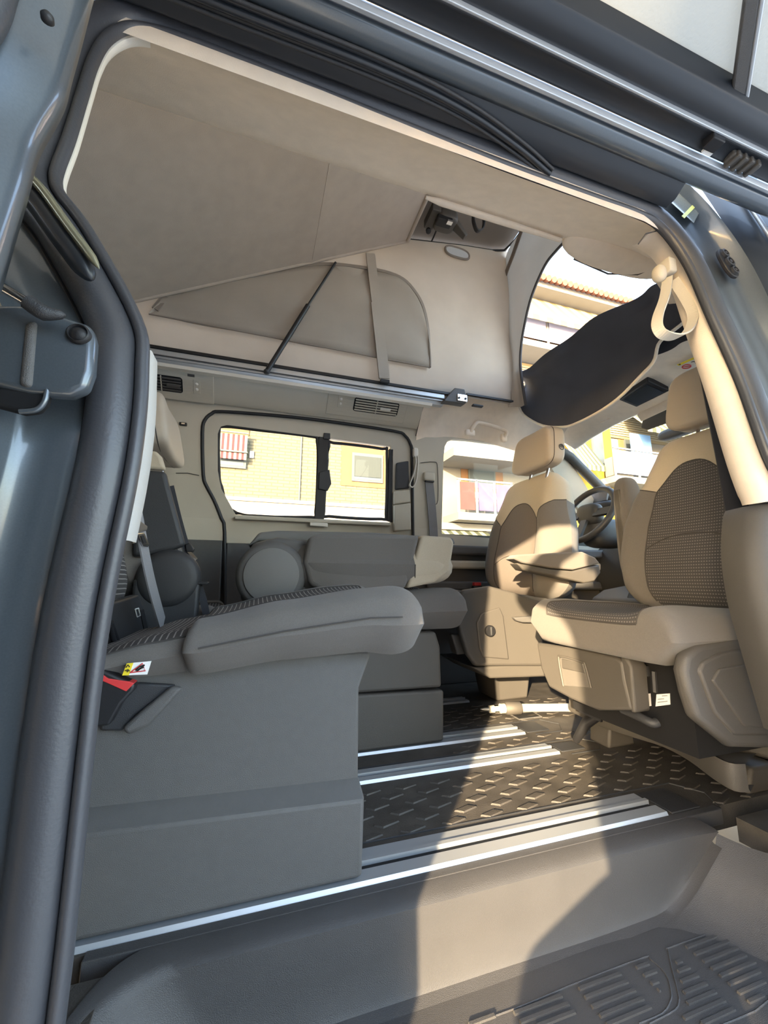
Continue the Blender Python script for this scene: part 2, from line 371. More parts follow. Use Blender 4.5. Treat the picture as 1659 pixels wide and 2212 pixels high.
def far(x, z): return (x, YF(z), z)
struct('wall_far', plate([(-1.7, 0.70), (-0.155, 0.70)] + [p for p in O if p[1] > 0.70][:] + [(0.765, 0.70), (1.0, 0.70), (2.3, 0.66), (1.78, 1.30), (0.9, 1.34), (-1.7, 1.345)], [GW], far, (0, .035, 0), (0.8,)), BEIGEP, 'beige trim of the far side wall round its windows')
struct('wall_far_lower', plate([(-1.7, 0), (-0.135, 0), (-0.155, 0.70), (-1.7, 0.70)], [], lambda x, z: (x, YF(z)-.004, z), (0, .035, 0)), GREYP, 'dark grey lower lining of the far rear wall', bevel=.004)
struct('wall_far_front', plate([(0.765, 0), (2.6, 0), (2.4, 0.66), (1.0, 0.70), (0.765, 0.70)], [], lambda x, z: (x, YF(z)-.004, z), (0, .035, 0)), TAUPEP, 'grey lower lining under the driver window', bevel=.004)
for k, (z0, z1, m) in enumerate(((0.66, 0.71, GREYP), (0.585, 0.63, BEIGEP), (0.47, 0.52, GREYP))):
    struct('trim_%d' % (k+2), MB().box(0.85, 2.1, YF(z0)-.05+.01*k, YF(z0), z0, z1), m, 'moulded strip across the driver door panel, %s one' % ('upper', 'middle', 'lower')[k], bevel=.012)
struct('wall_far_outer', MB().box(-1.7, 2.6, 2.0, 2.03, -.05, .78), GREYP)
# header above the windows
hr = [[(x, YH(z) + d, z) for z, d in ((1.325, .004), (1.333, -.004), (1.35, -.004), (1.39, -.002), (1.43, .0), (RAILZ-.03, .0))] for x in (-1.7, -1, -.5, 0, .4, .78)]
struct('ceiling_far_header', MB().sheet(hr, (0, .03, .02)), BEIGEP, 'beige header panel over the sliding window', smooth=True)
# cab roof lining on the far side: bulges down to the door frame
cab = []
for x, dz in ((0.785, 0), (0.84, .012), (1.0, .02), (1.2, .02), (1.45, .0), (1.60, -.03), (1.66, -.07)):
    cab.append([(x, Y, z+dz) for Y, z in ((1.715, 1.475), (1.73, 1.468), (1.77, 1.44), (1.82, 1.40), (1.87, 1.345), (1.895, 1.30), (1.90, 1.27+max(0, dz)))])
struct('ceiling_cab_far', MB().sheet(cab, (0, .02, .02)), BEIGE, 'beige cab roof lining above the driver window', smooth=True)
obj('joint_line', MB().tube([(0.783, 1.735, 1.468), (0.783, 1.82, 1.395), (0.783, 1.90, 1.295)], .002, 6), SEAM, bpy.data.objects['ceiling_cab_far'])

# near headliner: from the seal up to the roof opening ---------------------
nh = []
for x in [-1.7, -1.0, -.5] + [-.3 + .1*k for k in range(22)]:
    e = 0.785 if x < 0.78 else 0.785 + 0.30*max(0, (x-0.95)/.65)**2      # the opening's corner comes in at the front
    q = 1.0 if x < 0.9 else max(0.0, 1-(x-0.9)*.8)
    io = min(.08, max(0, (x-.88)*.60))
    nh.append([(x, 0.562+io, 1.330*1.0-(1-q)*.02), (x, 0.575+io, 1.352), (x, 0.60+io*.8, 1.378), (x, 0.65, 1.418), (x, 0.71, 1.455), (x, e-.02, 1.482), (x, e, 1.490), (x, e+.006, 1.502), (x, e-.005, 1.515)])
struct('ceiling_near', MB().sheet(nh, (0, 0, .03)), BEIGE, 'beige headliner band along the top of the door opening', smooth=True)
obj('edge_lip', MB().tube([(x, 0.79, 1.487) for x in (0.36, 0.40, 0.6, 0.78)], [.004, .009, .009, .006], 8), BEIGE, bpy.data.objects['ceiling_near'], smooth=True)
obj('padded_corner', MB().blob((0.99, 0.785, 1.495), (0.20, 0.05, 0.035), (.8, .7)), BEIGE, bpy.data.objects['ceiling_near'], smooth='all')
obj('corner_seam', MB().tube([(0.86, 0.826, 1.478), (1.0, 0.835, 1.472), (1.08, 0.80, 1.462), (1.12, 0.755, 1.47)], .0025, 6), SEAM, bpy.data.objects['ceiling_near'])
# front roof lining of the cab
cr_ = [[(x, Y, z - .05*abs((Y-1.22)/.66)**4) for Y in (0.56, .66, .8, 1.0, 1.2, 1.4, 1.6, 1.75, 1.88)] for x, z in ((1.56, 1.50), (1.55, 1.46), (1.57, 1.452), (1.68, 1.432), (1.79, 1.395), (1.83, 1.375), (1.85, 1.38))]
struct('ceiling_cab_front', MB().sheet(cr_, (.015, 0, .025)), BEIGE, 'beige front roof lining above the windscreen', smooth=True)
# windscreen, A pillars, dashboard
ws = [[(1.83, 0.55, 1.375), (1.83, 1.88, 1.375)], [(2.62, 0.45, 0.70), (2.62, 1.98, 0.70)]]
for nm, pts, r in (('trim_5', [(1.66, 1.885, 1.33), (1.80, 1.895, 1.28), (2.10, 1.915, 1.06), (2.58, 1.95, 0.72)], .03), ('trim_6', [(1.70, 0.56, 1.33), (2.1, 0.51, 1.06), (2.6, 0.48, 0.72)], .035)):
    struct(nm, MB().tube(pts, r, 10), GREYP, 'A pillar trim beside the windscreen, %s' % ('far side' if nm == 'trim_5' else 'near side'), smooth=True)
db = [[(x, Y, z) for Y in (0.48, 1.2, 1.97)] for x, z in ((2.05, 0.25), (1.98, 0.55), (2.0, 0.70), (2.12, 0.78), (2.4, 0.77), (2.65, 0.70))]
struct('wall_dashboard', MB().sheet(db, (.03, 0, -.02)), CHAR, 'black dashboard under the windscreen', smooth=True)
struct('wall_front', MB().box(2.66, 2.70, 0.3, 2.1, -0.3, 0.70), CHAR)
# rear roof over the seats
struct('ceiling_rear', MB().box(-1.72, -1.15, 0.55, 1.92, 1.46, 1.50), BEIGE)

# far sliding door trim ----------------------------------------------------
d2 = bpy.data.objects.new('door_2', None); COL.objects.link(d2); d2['kind'] = 'structure'; d2['label'] = 'beige far sliding door trim with a split sliding window'
Wn = [PS(x, y, YF) for x, y in ((509, 1111), (478, 1055), (470, 1015), (470, 935), (476, 920), (490, 916), (600, 930), (845, 962), (850, 1128))]
Wn = [(p.x, p.z) for p in Wn]
ins = lambda x, z: (x, YF(z)+.012, z)
Oin = [p for p in O]
up = [p for p in Oin if p[1] >= 0.69]
obj('upper_trim', plate(up + [(up[-1][0], .69), (up[0][0], .69)], [Wn], ins, (0, .03, 0), (0.8,)), BEIGEP, d2, bevel=.006)
obj('lower_trim', plate([(O[0][0], 0.12), (O[-1][0], 0.12), (O[-1][0], 0.69), (O[0][0]-.01, 0.69)], [], ins, (0, .03, 0)), GREYP, d2)
obj('door_gap_seal', MB().tube([Vector(far(*p)) for p in O], 0.008, 8), BLACK, d2, smooth=True)
# window frame: two panes with a dark divider
def onfar(pts, dy): return [Vector((PS(x, y, YF).x, YF(PS(x, y, YF).z)+dy, PS(x, y, YF).z)) for x, y in pts]
pane1 = [(511, 1107), (478, 1050), (472, 1015), (472, 930), (484, 918), (560, 926), (675, 940), (686, 950), (688, 1000), (683, 1105), (672, 1116)]
pane2 = [(712, 962), (722, 954), (828, 967), (838, 976), (836, 1108), (826, 1120), (712, 1114), (701, 1104)]
for nm, pn in (('window_frame', pane1), ('window_frame', pane2)):
    p = smooth_path(onfar(pn, .02), 4, True); f = obj(nm, MB().tube(p, .008, 8, True), BLACK, d2, smooth=True)
GL = bpy.data.materials.new('clear_glass'); GL.use_nodes = True; g = GL.node_tree; g.nodes.clear()
tr = g.nodes.new('ShaderNodeBsdfTransparent'); tr.inputs[0].default_value = (0.74, 0.77, 0.75, 1); gs = g.nodes.new('ShaderNodeBsdfGlossy'); gs.inputs['Roughness'].default_value = 0.01
fr = g.nodes.new('ShaderNodeFresnel'); fr.inputs[0].default_value = 1.25; ms = g.nodes.new('ShaderNodeMixShader'); go = g.nodes.new('ShaderNodeOutputMaterial')
g.links.new(fr.outputs[0], ms.inputs[0]); g.links.new(tr.outputs[0], ms.inputs[1]); g.links.new(gs.outputs[0], ms.inputs[2]); g.links.new(ms.outputs[0], go.inputs[0])
for pn in (pane1, pane2):
    mb = MB(); p = onfar(pn, .024); mb.add(p, [tuple(range(len(p)))]); obj('pane', mb, GL, d2)
dv = onfar([(690, 940), (712, 943), (701, 1122), (680, 1120)], .012); dv2 = [p + Vector((0, .02, 0)) for p in dv]
f = obj('window_divider', MB().hull(dv, dv2), BLACK, d2, bevel=.003)
lt = onfar([(690, 1020), (712, 1014), (716, 1045), (708, 1060), (688, 1056)], .0); obj('window_latch', MB().hull(lt, [p + Vector((0, .015, 0)) for p in lt]), CHAR, d2, bevel=.003)
lt = onfar([(700, 934), (714, 935), (714, 948), (699, 947)], .004); obj('window_catch', MB().hull(lt, [p + Vector((0, .012, 0)) for p in lt]), CHAR, d2, bevel=.003)
fr2 = onfar([(842, 968), (852, 968), (850, 1128), (838, 1124)], .012); obj('window_frame', MB().hull(fr2, [p + Vector((0, .02, 0)) for p in fr2]), BLACK, d2, bevel=.003)
sl = onfar([(507, 1117), (842, 1130), (842, 1137), (507, 1123)], -.02); obj('window_sill', MB().hull(sl, [p + Vector((0, .035, .004)) for p in sl]), BEIGEP, d2, bevel=.004)
tb = onfar([(668, 1130), (706, 1132), (706, 1140), (668, 1137)], -.03); t_ = obj('blind_pull', MB().hull(tb, [p + Vector((0, .02, 0)) for p in tb]), CREAM, d2, bevel=.003)
bl = onfar([(856, 1000), (882, 996), (884, 1055), (854, 1058)], -.006); obj('dark_grip', MB().hull(bl, [p + Vector((0, .02, 0)) for p in bl]), CHAR, d2, bevel=.006)
lo = onfar([(850, 1062), (884, 1058), (886, 1085), (850, 1090)], -.010); obj('shelf_block', MB().hull(lo, [p + Vector((0, .03, 0)) for p in lo]), BEIGEP, d2, bevel=.006)
lo = onfar([(850, 1092), (886, 1087), (887, 1145), (850, 1148)], -.012); obj('shelf_block', MB().hull(lo, [p + Vector((0, .03, 0)) for p in lo]), BEIGEP, d2, bevel=.006)
# other panes
def pane(name, pts, lab):
    mb = MB(); mb.add(pts, [tuple(range(len(pts)))]); o = struct(name, mb, GL, lab); return o
pane('window_3', [Vector((x, YF(z)+.02, z)) for x, z in GW], 'clear driver door window')
pane('window_4', [Vector(ws[0][0]), Vector(ws[0][1]), Vector(ws[1][1]), Vector(ws[1][0])], 'clear front windscreen')
pane('window_5', [Vector((x, YN(z), z)) for x, z in fh], 'clear front passenger door window')
# ================================================================== DOOR FRAME, SEAL, ROOF RAIL, SLIDING DOOR EDGE
sealpx = [(135, 2212), (225, 1400), (300, 1000), (318, 800), (305, 690), (200, 500), (143, 425), (131, 395), (136, 365), (160, 300), (190, 200), (210, 138), (237, 92), (280, 68), (330, 72), (400, 93), (550, 150), (830, 260), (1100, 365), (1280, 430), (1380, 466), (1429, 495), (1482, 569), (1530, 677), (1593, 817), (1654, 984)]
sp3 = [PS(x, y, YN) for x, y in sealpx]
sp3 = [Vector((-0.150, 0.47, -0.30)), Vector((-0.147, 0.47, 0.0))] + sp3 + [Vector((0.972, .47, 0.62)), Vector((0.975, .47, 0.3)), Vector((0.975, .47, -0.30))]
path = smooth_path(sp3, 6)
def frames(path):
    T = [(path[min(i+1, len(path)-1)]-path[max(i-1, 0)]).normalized() for i in range(len(path))]
    Bn = []
    for i, p in enumerate(path): Bn.append(Vector((0, -1, 0 if p.z < .7 else .15)).normalized())
    N = [T[i].cross(Bn[i]).normalized() for i in range(len(path))]      # in-plane outward normal
    return T, N, Bn
T_, N_, B_ = frames(path)
if N_[3].x > 0: N_ = [-n for n in N_]
NF = lambda i: N_[i]; BF = lambda i: B_[i]
def arc(cx, cy, rx, ry, a0, a1, n): return [(cx + rx*math.cos(math.radians(a0+(a1-a0)*k/n)), cy + ry*math.sin(math.radians(a0+(a1-a0)*k/n))) for k in range(n+1)]
sl_ = thing('door_seal', 'black rubber weatherstrip looping round the sliding door opening', 'door seal', (-0.15, 0.47, -0.30))
obj('inner_lip', rel(sl_, sweep(path, arc(.005, 0, .007, .009, -20, 200, 8), NF, BF)), RUBBER, sl_, smooth='all')
obj('outer_bulb', rel(sl_, sweep(path, [(.009, -.012)] + arc(.034, -.004, .023, .020, 200, -20, 10)[0:] + [(.058, -.012)], NF, BF)), RUBBER, sl_, smooth='all')
# painted flange all round the opening
ri = next(i for i, p in enumerate(path) if p.x > .72)
fl_ = sweep(path[:ri+1], [(.050, -.014), (.060, -.010), (.085, -.006), (.105, -.004), (.112, .004), (.118, .020)], NF, BF)
fr_s = sweep(path[ri:], [(.050, -.014), (.060, -.010), (.12, -.008), (.165, -.006), (.175, .002), (.182, .03)], lambda i: N_[ri+i], lambda i: B_[ri+i])
fl_.add(fr_s.v, fr_s.f)
body = struct('wall_near_body', fl_, PAINT, 'dark grey painted body flange round the door opening', smooth=True)
obj('bright_edge', sweep(path, [(.058, -.010), (.0595, -.0065), (.061, -.010)], NF, BF), GREYP, body)
# cream and beige trim inside the seal
left = [i for i, p in enumerate(path) if p.x < 0.0 and 0.95 < p.z < 1.36]
i0, i1 = left[0], left[-1]
obj('cream_pillar_edge', sweep(path[i0-2:i1], [(.004, -.004), (-.0015, -.006), (-.002, -.012), (.004, -.02)], lambda i: N_[i0-2+i], lambda i: B_[i0-2+i]), CREAM, body, smooth=True)
low = [i for i, p in enumerate(path) if p.x < 0.0 and 0.535 < p.z < 0.80]
obj('pillar_lining', sweep(path[low[0]:low[-1]], [(.004, -.004), (-.002, -.010), (-.004, -.030), (.008, -.06)], lambda i: N_[low[0]+i], lambda i: B_[low[0]+i]), LINING, body, smooth=True)
cl = [PS(x, y, lambda z: YN(z)+.02) for x, y in ((316, 760), (320, 800), (318, 840), (312, 862))]
obj('cream_belt_trim', MB().tube(cl, .006, 8), CREAM, body, smooth=True)
# B pillar lining on the right, beige above, taupe below
bp_ = [PS(x, y, lambda z: YN(z)+.03) for x, y in ((1400, 500), (1440, 525), (1480, 590), (1515, 690), (1560, 820), (1612, 985), (1650, 1085))]
bpath = smooth_path(bp_, 5)
Tb, Nb, Bb = frames(bpath)
if Nb[-1].x < 0: Nb = [-n for n in Nb]
wd = [0.018 + .012*(i/len(bpath)) for i in range(len(bpath))]
rows = []
for i, p in enumerate(bpath):
    rows.append([p + Nb[i]*(a*wd[i]/.02) + Bb[i]*b for a, b in ((.024, .010), (.014, .018), (.002, .016), (-.008, .006), (-.010, -.012), (-.004, -.03), (.01, -.045))])
bl = thing('pillar_trim', 'beige padded pillar trim with a strap loop, right of the door opening', 'pillar trim', (0.95, 0.56, 0))
obj('upper_trim', rel(bl, MB().sheet(rows)), BEIGE, bl, smooth='all')
lw = [PY(1624, 1092, .52), PY(1618, 1115, .515), PY(1617, 1200, .51), PY(1632, 1300, .51), PY(1660, 1400, .51), PY(1720, 1600, .51)]
rows = [[p + Vector((a, b, 0)) for a, b in ((.09, -.02), (.05, -.03), (.02, -.024), (.003, -.010), (.0, .015), (.02, .06))] for p in smooth_path(lw, 4)]
obj('lower_trim', rel(bl, MB().sheet(rows)), TAUPEP, bl, smooth='all')
obj('trim_joint', rel(bl, MB().tube([PS(x, y, lambda z: YN(z)+.012) for x, y in ((1379, 527), (1395, 505), (1425, 497))], .0015, 6)), SEAM, bl)

# roof rail above the door: stepped painted channel, drip trims, awning case
def X0X1(prof, m, name, parent, x0=-1.6, x1=2.3, **k):
    return obj(name, MB().prism(prof, x0, x1, 'x'), m, parent, **k)
rr_ = thing('roof_rail', 'dark painted roof channel with the door track above the seal', 'roof rail', (0.3, 0.52, 1.38)); o_ = (0.3, 0.52, 1.38)
def XP(t, name, prof, m, x0=-1.6, x1=2.3, **k): return obj(name, rel(t, MB().prism(prof, x0, x1, 'x')), m, t, **k)
XP(rr_, 'track_panel', [(0.552, 1.372), (0.530, 1.374), (0.497, 1.392), (0.497, 1.42), (0.56, 1.42)], PAINTDK, x1=.86, bevel=.004)
XP(rr_, 'ridge', [(0.505, 1.388), (0.497, 1.380), (0.486, 1.380), (0.470, 1.388), (0.470, 1.42), (0.505, 1.42)], PAINT, bevel=.003)
XP(rr_, 'drip_trim', [(0.470, 1.397), (0.465, 1.389), (0.459, 1.389), (0.455, 1.397), (0.46, 1.41)], ALU, x1=1.25, bevel=.001)
# curved door track let into the panel, bending inwards at the front
def trk(y_off): return smooth_path([(-1.4, .53-y_off, 1.3735), (-.2, .53-y_off, 1.3735), (.15, .528-y_off, 1.3735), (.32, .535-y_off*.9, 1.372), (.45, .553-y_off*.8, 1.366), (.54, .572-y_off*.7, 1.362)], 6)
for k, yo in enumerate((0.002, 0.016, 0.030)):
    obj('track_rail', rel(rr_, MB().tube(trk(yo), .0032 if k != 1 else .006, 8)), CHAR if k != 1 else PAINTDK, rr_, smooth=True)
aw = thing('awning', 'dark awning case with a pale canvas rolled part way out overhead', 'awning', (0.3, 0.42, 1.42))
XP(aw, 'case', [(0.455, 1.398), (0.437, 1.404), (0.420, 1.400), (0.412, 1.408), (0.392, 1.408), (0.374, 1.418), (0.36, 1.45), (0.38, 1.50), (0.455, 1.50)], PAINTDK, bevel=.004)
XP(aw, 'case_trim', [(0.419, 1.4005), (0.4165, 1.396), (0.413, 1.396), (0.411, 1.4035), (0.415, 1.41)], ALU, bevel=.001)
CANV = mat('pale_awning_canvas', (0.40, 0.40, 0.37), 0.8, grain=0.6, gscale=160)
cb = CANV.node_tree.nodes['Principled BSDF']; tl = CANV.node_tree.nodes.new('ShaderNodeBsdfTranslucent'); tl.inputs[0].default_value = (0.45, 0.44, 0.38, 1)
mx = CANV.node_tree.nodes.new('ShaderNodeMixShader'); mx.inputs[0].default_value = 0.22; out = CANV.node_tree.nodes['Material Output']
CANV.node_tree.links.new(cb.outputs[0], mx.inputs[1]); CANV.node_tree.links.new(tl.outputs[0], mx.inputs[2]); CANV.node_tree.links.new(mx.outputs[0], out.inputs[0])
obj('canvas', rel(aw, MB().sheet([[(x, y, 1.446 - .05*(0.375-y)) for x in (-1.5, -.5, .5, 1.5, 2.2)] for y in (0.375, .2, 0, -.2, -.42)])), CANV, aw)
obj('lead_bar', rel(aw, MB().box(-1.5, 2.2, -.46, -.415, 1.365, 1.425)), GREYP, aw, bevel=.008)
ra = [PZ(x, y, 1.428) for x, y in ((1578, 218), (1608, 234), (1650, -40), (1612, -40))]; obj('rafter', rel(aw, MB().hull(ra, [p + Vector((0, 0, .012)) for p in ra])), GREYP, aw, bevel=.004)
ra = [PZ(x, y, 1.427) for x, y in ((1606, 233), (1614, 238), (1660, -40), (1648, -40))]; obj('rafter_edge', rel(aw, MB().hull(ra, [p + Vector((0, 0, .010)) for p in ra])), ALU, aw, bevel=.002)
# hinge and ribbed block at the front end of the rail
hb = thing('door_hinge_cover', 'ribbed hinge block at the front end of the roof rail', 'hinge', tuple(PZ(1600, 350, 1.40)))
c0 = PZ(1598, 348, 1.40)
obj('block', rel(hb, MB().box(c0.x-.035, c0.x+.05, c0.y-.012, c0.y+.012, 1.392, 1.425)), TAUPEP, hb, bevel=.004)
for k in range(4): obj('rib', rel(hb, MB().box(c0.x-.03+.02*k, c0.x-.022+.02*k, c0.y-.016, c0.y+.014, 1.386, 1.40)), TAUPEP, hb, bevel=.002)
c1 = PZ(1537, 300, 1.40); obj('clip', rel(hb, MB().box(c1.x-.012, c1.x+.02, c1.y-.012, c1.y+.012, 1.385, 1.41)), BLACK, hb, bevel=.002)
c1 = PZ(1530, 322, 1.395); obj('white_tab', rel(hb, MB().box(c1.x-.012, c1.x+.012, c1.y-.006, c1.y+.006, 1.388, 1.393)), WHITE, hb)
# front door edge and the dark gap beside the B pillar
fd = thing('front_door_edge', 'dark edge of the front door beside the pillar', 'door', (1.15, 0.45, 0.9))
gp = smooth_path([PS(x, y, lambda z: YN(z)-.02) for x, y in ((1462, 345), (1500, 388), (1578, 505), (1655, 640), (1750, 860), (1850, 1200))], 4)
rows = [[p + Vector((a, b, 0)) for a, b in ((0, .0), (.02, -.012), (.06, -.02), (.20, -.04))] for p in gp]
obj('frame', rel(fd, MB().sheet(rows)), PAINTDK, fd, smooth=True)
gp2 = smooth_path([PS(x, y, lambda z: YN(z)-.05) for x, y in ((1585, 395), (1640, 475), (1720, 600))], 4)
obj('chrome_strip', rel(fd, MB().tube(gp2, .005, 8)), ALU, fd, smooth=True)
# striker plate and connector on the B pillar flange
cn = thing('door_contact', 'black oval plate with three round electrical contacts on the pillar', 'contact plate', tuple(PS(1571, 570, lambda z: YN(z)-.010)))
pc = Vector(cn.location); ux = (PS(1588, 600, YN)-PS(1554, 541, YN)).normalized(); uz = Vector((0, -1, .15)).normalized(); uy = uz.cross(ux).normalized()
ov = [ux*(.042*math.copysign(abs(math.cos(a))**.8, math.cos(a))) + uy*(.021*math.copysign(abs(math.sin(a))**.8, math.sin(a))) for a in [2*math.pi*k/28 for k in range(28)]]
obj('plate', MB().hull([p - uz*.004 for p in ov], [p + uz*.004 for p in ov]), BLACK, cn, bevel=.002)
for k, r in ((-1, .0105), (0, .013), (1, .0105)):
    obj('contact_ring', MB().lathe([(r, .0), (r, .006), (r*.72, .0065), (r*.72, .002), (r*.35, .002), (r*.3, .0062), (.0005, .0066)], ux*(.0255*k) + uz*.003, uz, 20), CHAR, cn, smooth=True)
gl = [PS(x, y, lambda z: YN(z)-.008) for x, y in ((1474, 375), (1520, 440), (1498, 482), (1440, 430))]
lbl = MB().hull(gl, [p + Vector((0, -.001, 0)) for p in gl]); pf = thing('pillar_sticker', 'clear protective sticker with a yellow bar at the pillar top', 'sticker', tuple(gl[0]))
obj('film', rel(pf, lbl), mat('clear_film', (0.17, 0.18, 0.16), 0.12, coat=1.0), pf)
yb = [PS(x, y, lambda z: YN(z)-.0095) for x, y in ((1507, 431), (1513, 436), (1478, 472), (1472, 467))]
obj('yellow_bar', rel(pf, MB().hull(yb, [p + Vector((0, -.0008, 0)) for p in yb])), mat('yellow_green_ink', (0.55, 0.55, 0.16), 0.5), pf)

# left body panel with the latch bracket ----------------------------------
def YL(z): return YN(z) - 0.035
rows = []
for z in [-.3 + .1*k for k in range(14)]:
    e = -0.262 if z < .75 else -0.262 - (z-.75)*.55
    rows.append([(e + a, YL(z)+b, z) for a, b in ((.006, .034), (.0, .012), (-.03, .0), (-.07, -.012), (-.10, -.045), (-.13, -.09), (-.30, -.12))])
# one wall for the pillar outside the flange
bodyl = obj('pillar_panel', MB().sheet(rows), PAINT, body, smooth='all')
lb = thing('latch_bracket', 'grey bracket plate with a round plug on the left door pillar', 'bracket', tuple(PY(120, 760, 0.425)))
bo = [PY(x, y, 0.428) for x, y in ((-60, 655), (60, 655), (150, 685), (195, 700), (203, 730), (198, 800), (185, 838), (150, 852), (60, 846), (-60, 820))]
obj('plate', rel(lb, MB().hull(bo, [p + Vector((0, .018, 0)) for p in bo])), PAINT, lb, bevel=.006, seg=4)
fa = [PY(x, y, 0.4245) for x, y in ((52, 695), (78, 690), (66, 835), (38, 830))]
obj('folded_ridge', rel(lb, MB().hull(fa, [p + Vector((0, .01, 0)) for p in fa])), GREYP, lb, bevel=.004)
c = PY(170, 722, 0.4265); obj('plug', rel(lb, MB().lathe([(.0100, -.004), (.0100, .002), (.0085, .0035), (.0075, .001), (.005, .003), (.001, .004)], c, (0, -1, 0), 24)), BLACK, lb, smooth=True)
hc = [PY(x, y, 0.4445) for x, y in ((-60, 840), (60, 850), (118, 852), (112, 880), (95, 898), (60, 902), (-60, 870))]
hole = thing('latch_cavity', 'black latch cavity below the left bracket plate', 'cavity', tuple(hc[2]))
obj('opening', rel(hole, MB().hull(hc, [p + Vector((0, -.012, 0)) for p in hc])), HOLE, hole, bevel=.004)
obj('rim', rel(hole, MB().tube(smooth_path([p + Vector((0, -.014, 0)) for p in hc[2:6]], 4), .0025, 8)), PAINT, hole, smooth=True)
rod = thing('gas_spring_end', 'silver rod with a black rubber end at the left edge', 'rod', tuple(PY(60, 655, .40)))
obj('rod', rel(rod, MB().tube([PY(-40, 595, .40), PY(65, 657, .41)], .0045, 10)), CHROME, rod, smooth=True)
obj('rubber_end', rel(rod, MB().tube(smooth_path([PY(60, 652, .408), PY(95, 675, .41), PY(142, 680, .412)], 4), [.0075]*5 + [.006, .005, .004, .001], 10)), CHAR, rod, smooth=True)
# slim bright seam along the glass channel, upper left
ch = thing('glass_channel', 'dark glossy channel strip on the upper left pillar', 'channel', tuple(PS(130, 490, lambda z: YN(z)-.03)))
cp = smooth_path([PS(x, y, lambda z: YN(z)-.045) for x, y in ((48, 405), (80, 440), (130, 510), (175, 570), (198, 605))], 4)
obj('dark_strip', rel(ch, MB().tube(cp, [.011]*(len(cp)-4) + [.010, .008, .005, .001], 10)), PAINTDK, ch, smooth=True)
cp2 = [p + Vector((.010, -.012, .006)) for p in cp]
obj('bright_strip', rel(ch, MB().tube(cp2, [.0045]*(len(cp2)-3) + [.0035, .002, .0005], 8)), mat('olive_reflecting_strip', (0.30, 0.29, 0.20), 0.25, metal=.5), ch, smooth=True)

# opened sliding door: its leading edge stands at the upper left ---------------
sdr = thing('sliding_door', 'open sliding door in dark grey paint, its leading edge at upper left', 'door', (-0.17, 0.26, -0.35))
ed = smooth_path([Vector((-0.185, .30, -.35)), Vector((-0.185, .30, .3)), Vector((-0.183, .30, .6))] + [PY(x, y, .30) for x, y in ((0, 560), (50, 390), (75, 300), (130, 200), (150, 130), (185, 0))] + [Vector((-.155, .31, 1.08)), Vector((-.17, .33, 1.30)), Vector((-.22, .345, 1.38))], 5)
rows = [[p + Vector((a, b, 0)) for a, b in ((-.03, .022), (-.004, .016), (0, .004), (-.004, -.010), (-.018, -.020), (-.03, -.030), (-.045, -.036), (-.05, -.06), (-.05, -.12), (-.03, -.175), (-.025, -.20), (-.06, -.215), (-.12, -.215))] for p in ed]
obj('leading_edge', rel(sdr, MB().sheet(rows)), PAINT, sdr, smooth='all')
obj('edge_seal', rel(sdr, MB().tube([p + Vector((-.026, -.036, 0)) for p in ed], .011, 10)), RUBBER, sdr, smooth=True)
c = PY(103, 45, .27); obj('bump_stop', rel(sdr, MB().lathe([(.0038, 0), (.0038, .003), (.002, .005), (.0005, .005)], c, (.3, -1, 0), 14)), BLACK, sdr, smooth=True)
dr = [(-1.25, -.35), (-.30, -.35), (-.30, .62), (-.30, 1.36), (-1.25, 1.38)]
dh = [(-1.12, .72), (-.42, .72), (-.42, 1.22), (-1.12, 1.22)]
obj('panel', rel(sdr, plate(dr, [dh], lambda x, z: (x, .075 + max(0, z-.7)*.12, z), (0, .07, 0))), PAINT, sdr)
gp = [Vector((x, .11 + max(0, z-.7)*.12, z)) for x, z in dh]; mb = MB(); mb.add(gp, [(0, 1, 2, 3)]); obj('pane', rel(sdr, mb), mat('privacy_glass', (0.02, 0.02, 0.025), 0.08), sdr)
# ================================================================== POP-UP ROOF
LID = [(-1.62, 1.50), (-1.0, 1.74), (-0.5, 1.945), (0.1, 2.15), (0.66, 2.30), (1.0, 2.36), (1.25, 2.392), (1.36, 2.40)]
def lidz(x):
    for (a, za), (b, zb) in zip(LID, LID[1:]):
        if x <= b: return za + (zb-za)*(x-a)/(b-a)
    return LID[-1][1]
lid = thing('pop_up_roof', 'raised pop-up roof shell, dark inside, over the tent', 'roof', (-1.62, 1.23, 1.50))
xs = [-1.62 + .1*k for k in range(31)]
lr = [[(x, y, lidz(x) + .05*(1-((y-1.23)/.56)**2)) for y in [0.66 + .057*k for k in range(21)]] for x in xs if x <= 1.37]
obj('shell', rel(lid, MB().sheet(lr, (0, 0, .05))), mat('roof_shell_lining', (0.165, 0.145, 0.13), 0.9, grain=.2), lid, smooth=True)
# black piping where the lining meets the tent
e1 = [(x, 1.697, lidz(x)-.004) for x in xs if x < 1.22] + [(1.25, 1.68, 2.385), (1.275, 1.62, 2.40), (1.285, 1.4, 2.43), (1.29, 1.0, 2.43)]
obj('black_piping', rel(lid, MB().tube(e1, .006, 8)), BLACK, lid, smooth=True)
obj('panel_joint', rel(lid, MB().tube([(0.80, 1.69, lidz(.80)-.005), (0.80, 1.4, lidz(.8)+.038), (0.80, 0.8, lidz(.8)+.015)], .004, 6)), BLACK, lid)
# TENT translucent: the canvas lets some daylight through
tt_ = TENT.node_tree; tl2 = tt_.nodes.new('ShaderNodeBsdfTranslucent'); tl2.inputs[0].default_value = (0.44, 0.40, 0.35, 1); mx2 = tt_.nodes.new('ShaderNodeMixShader'); mx2.inputs[0].default_value = 0.13
tt_.links.new(tt_.nodes['Principled BSDF'].outputs[0], mx2.inputs[1]); tt_.links.new(tl2.outputs[0], mx2.inputs[2]); tt_.links.new(mx2.outputs[0], tt_.nodes['Material Output'].inputs[0])
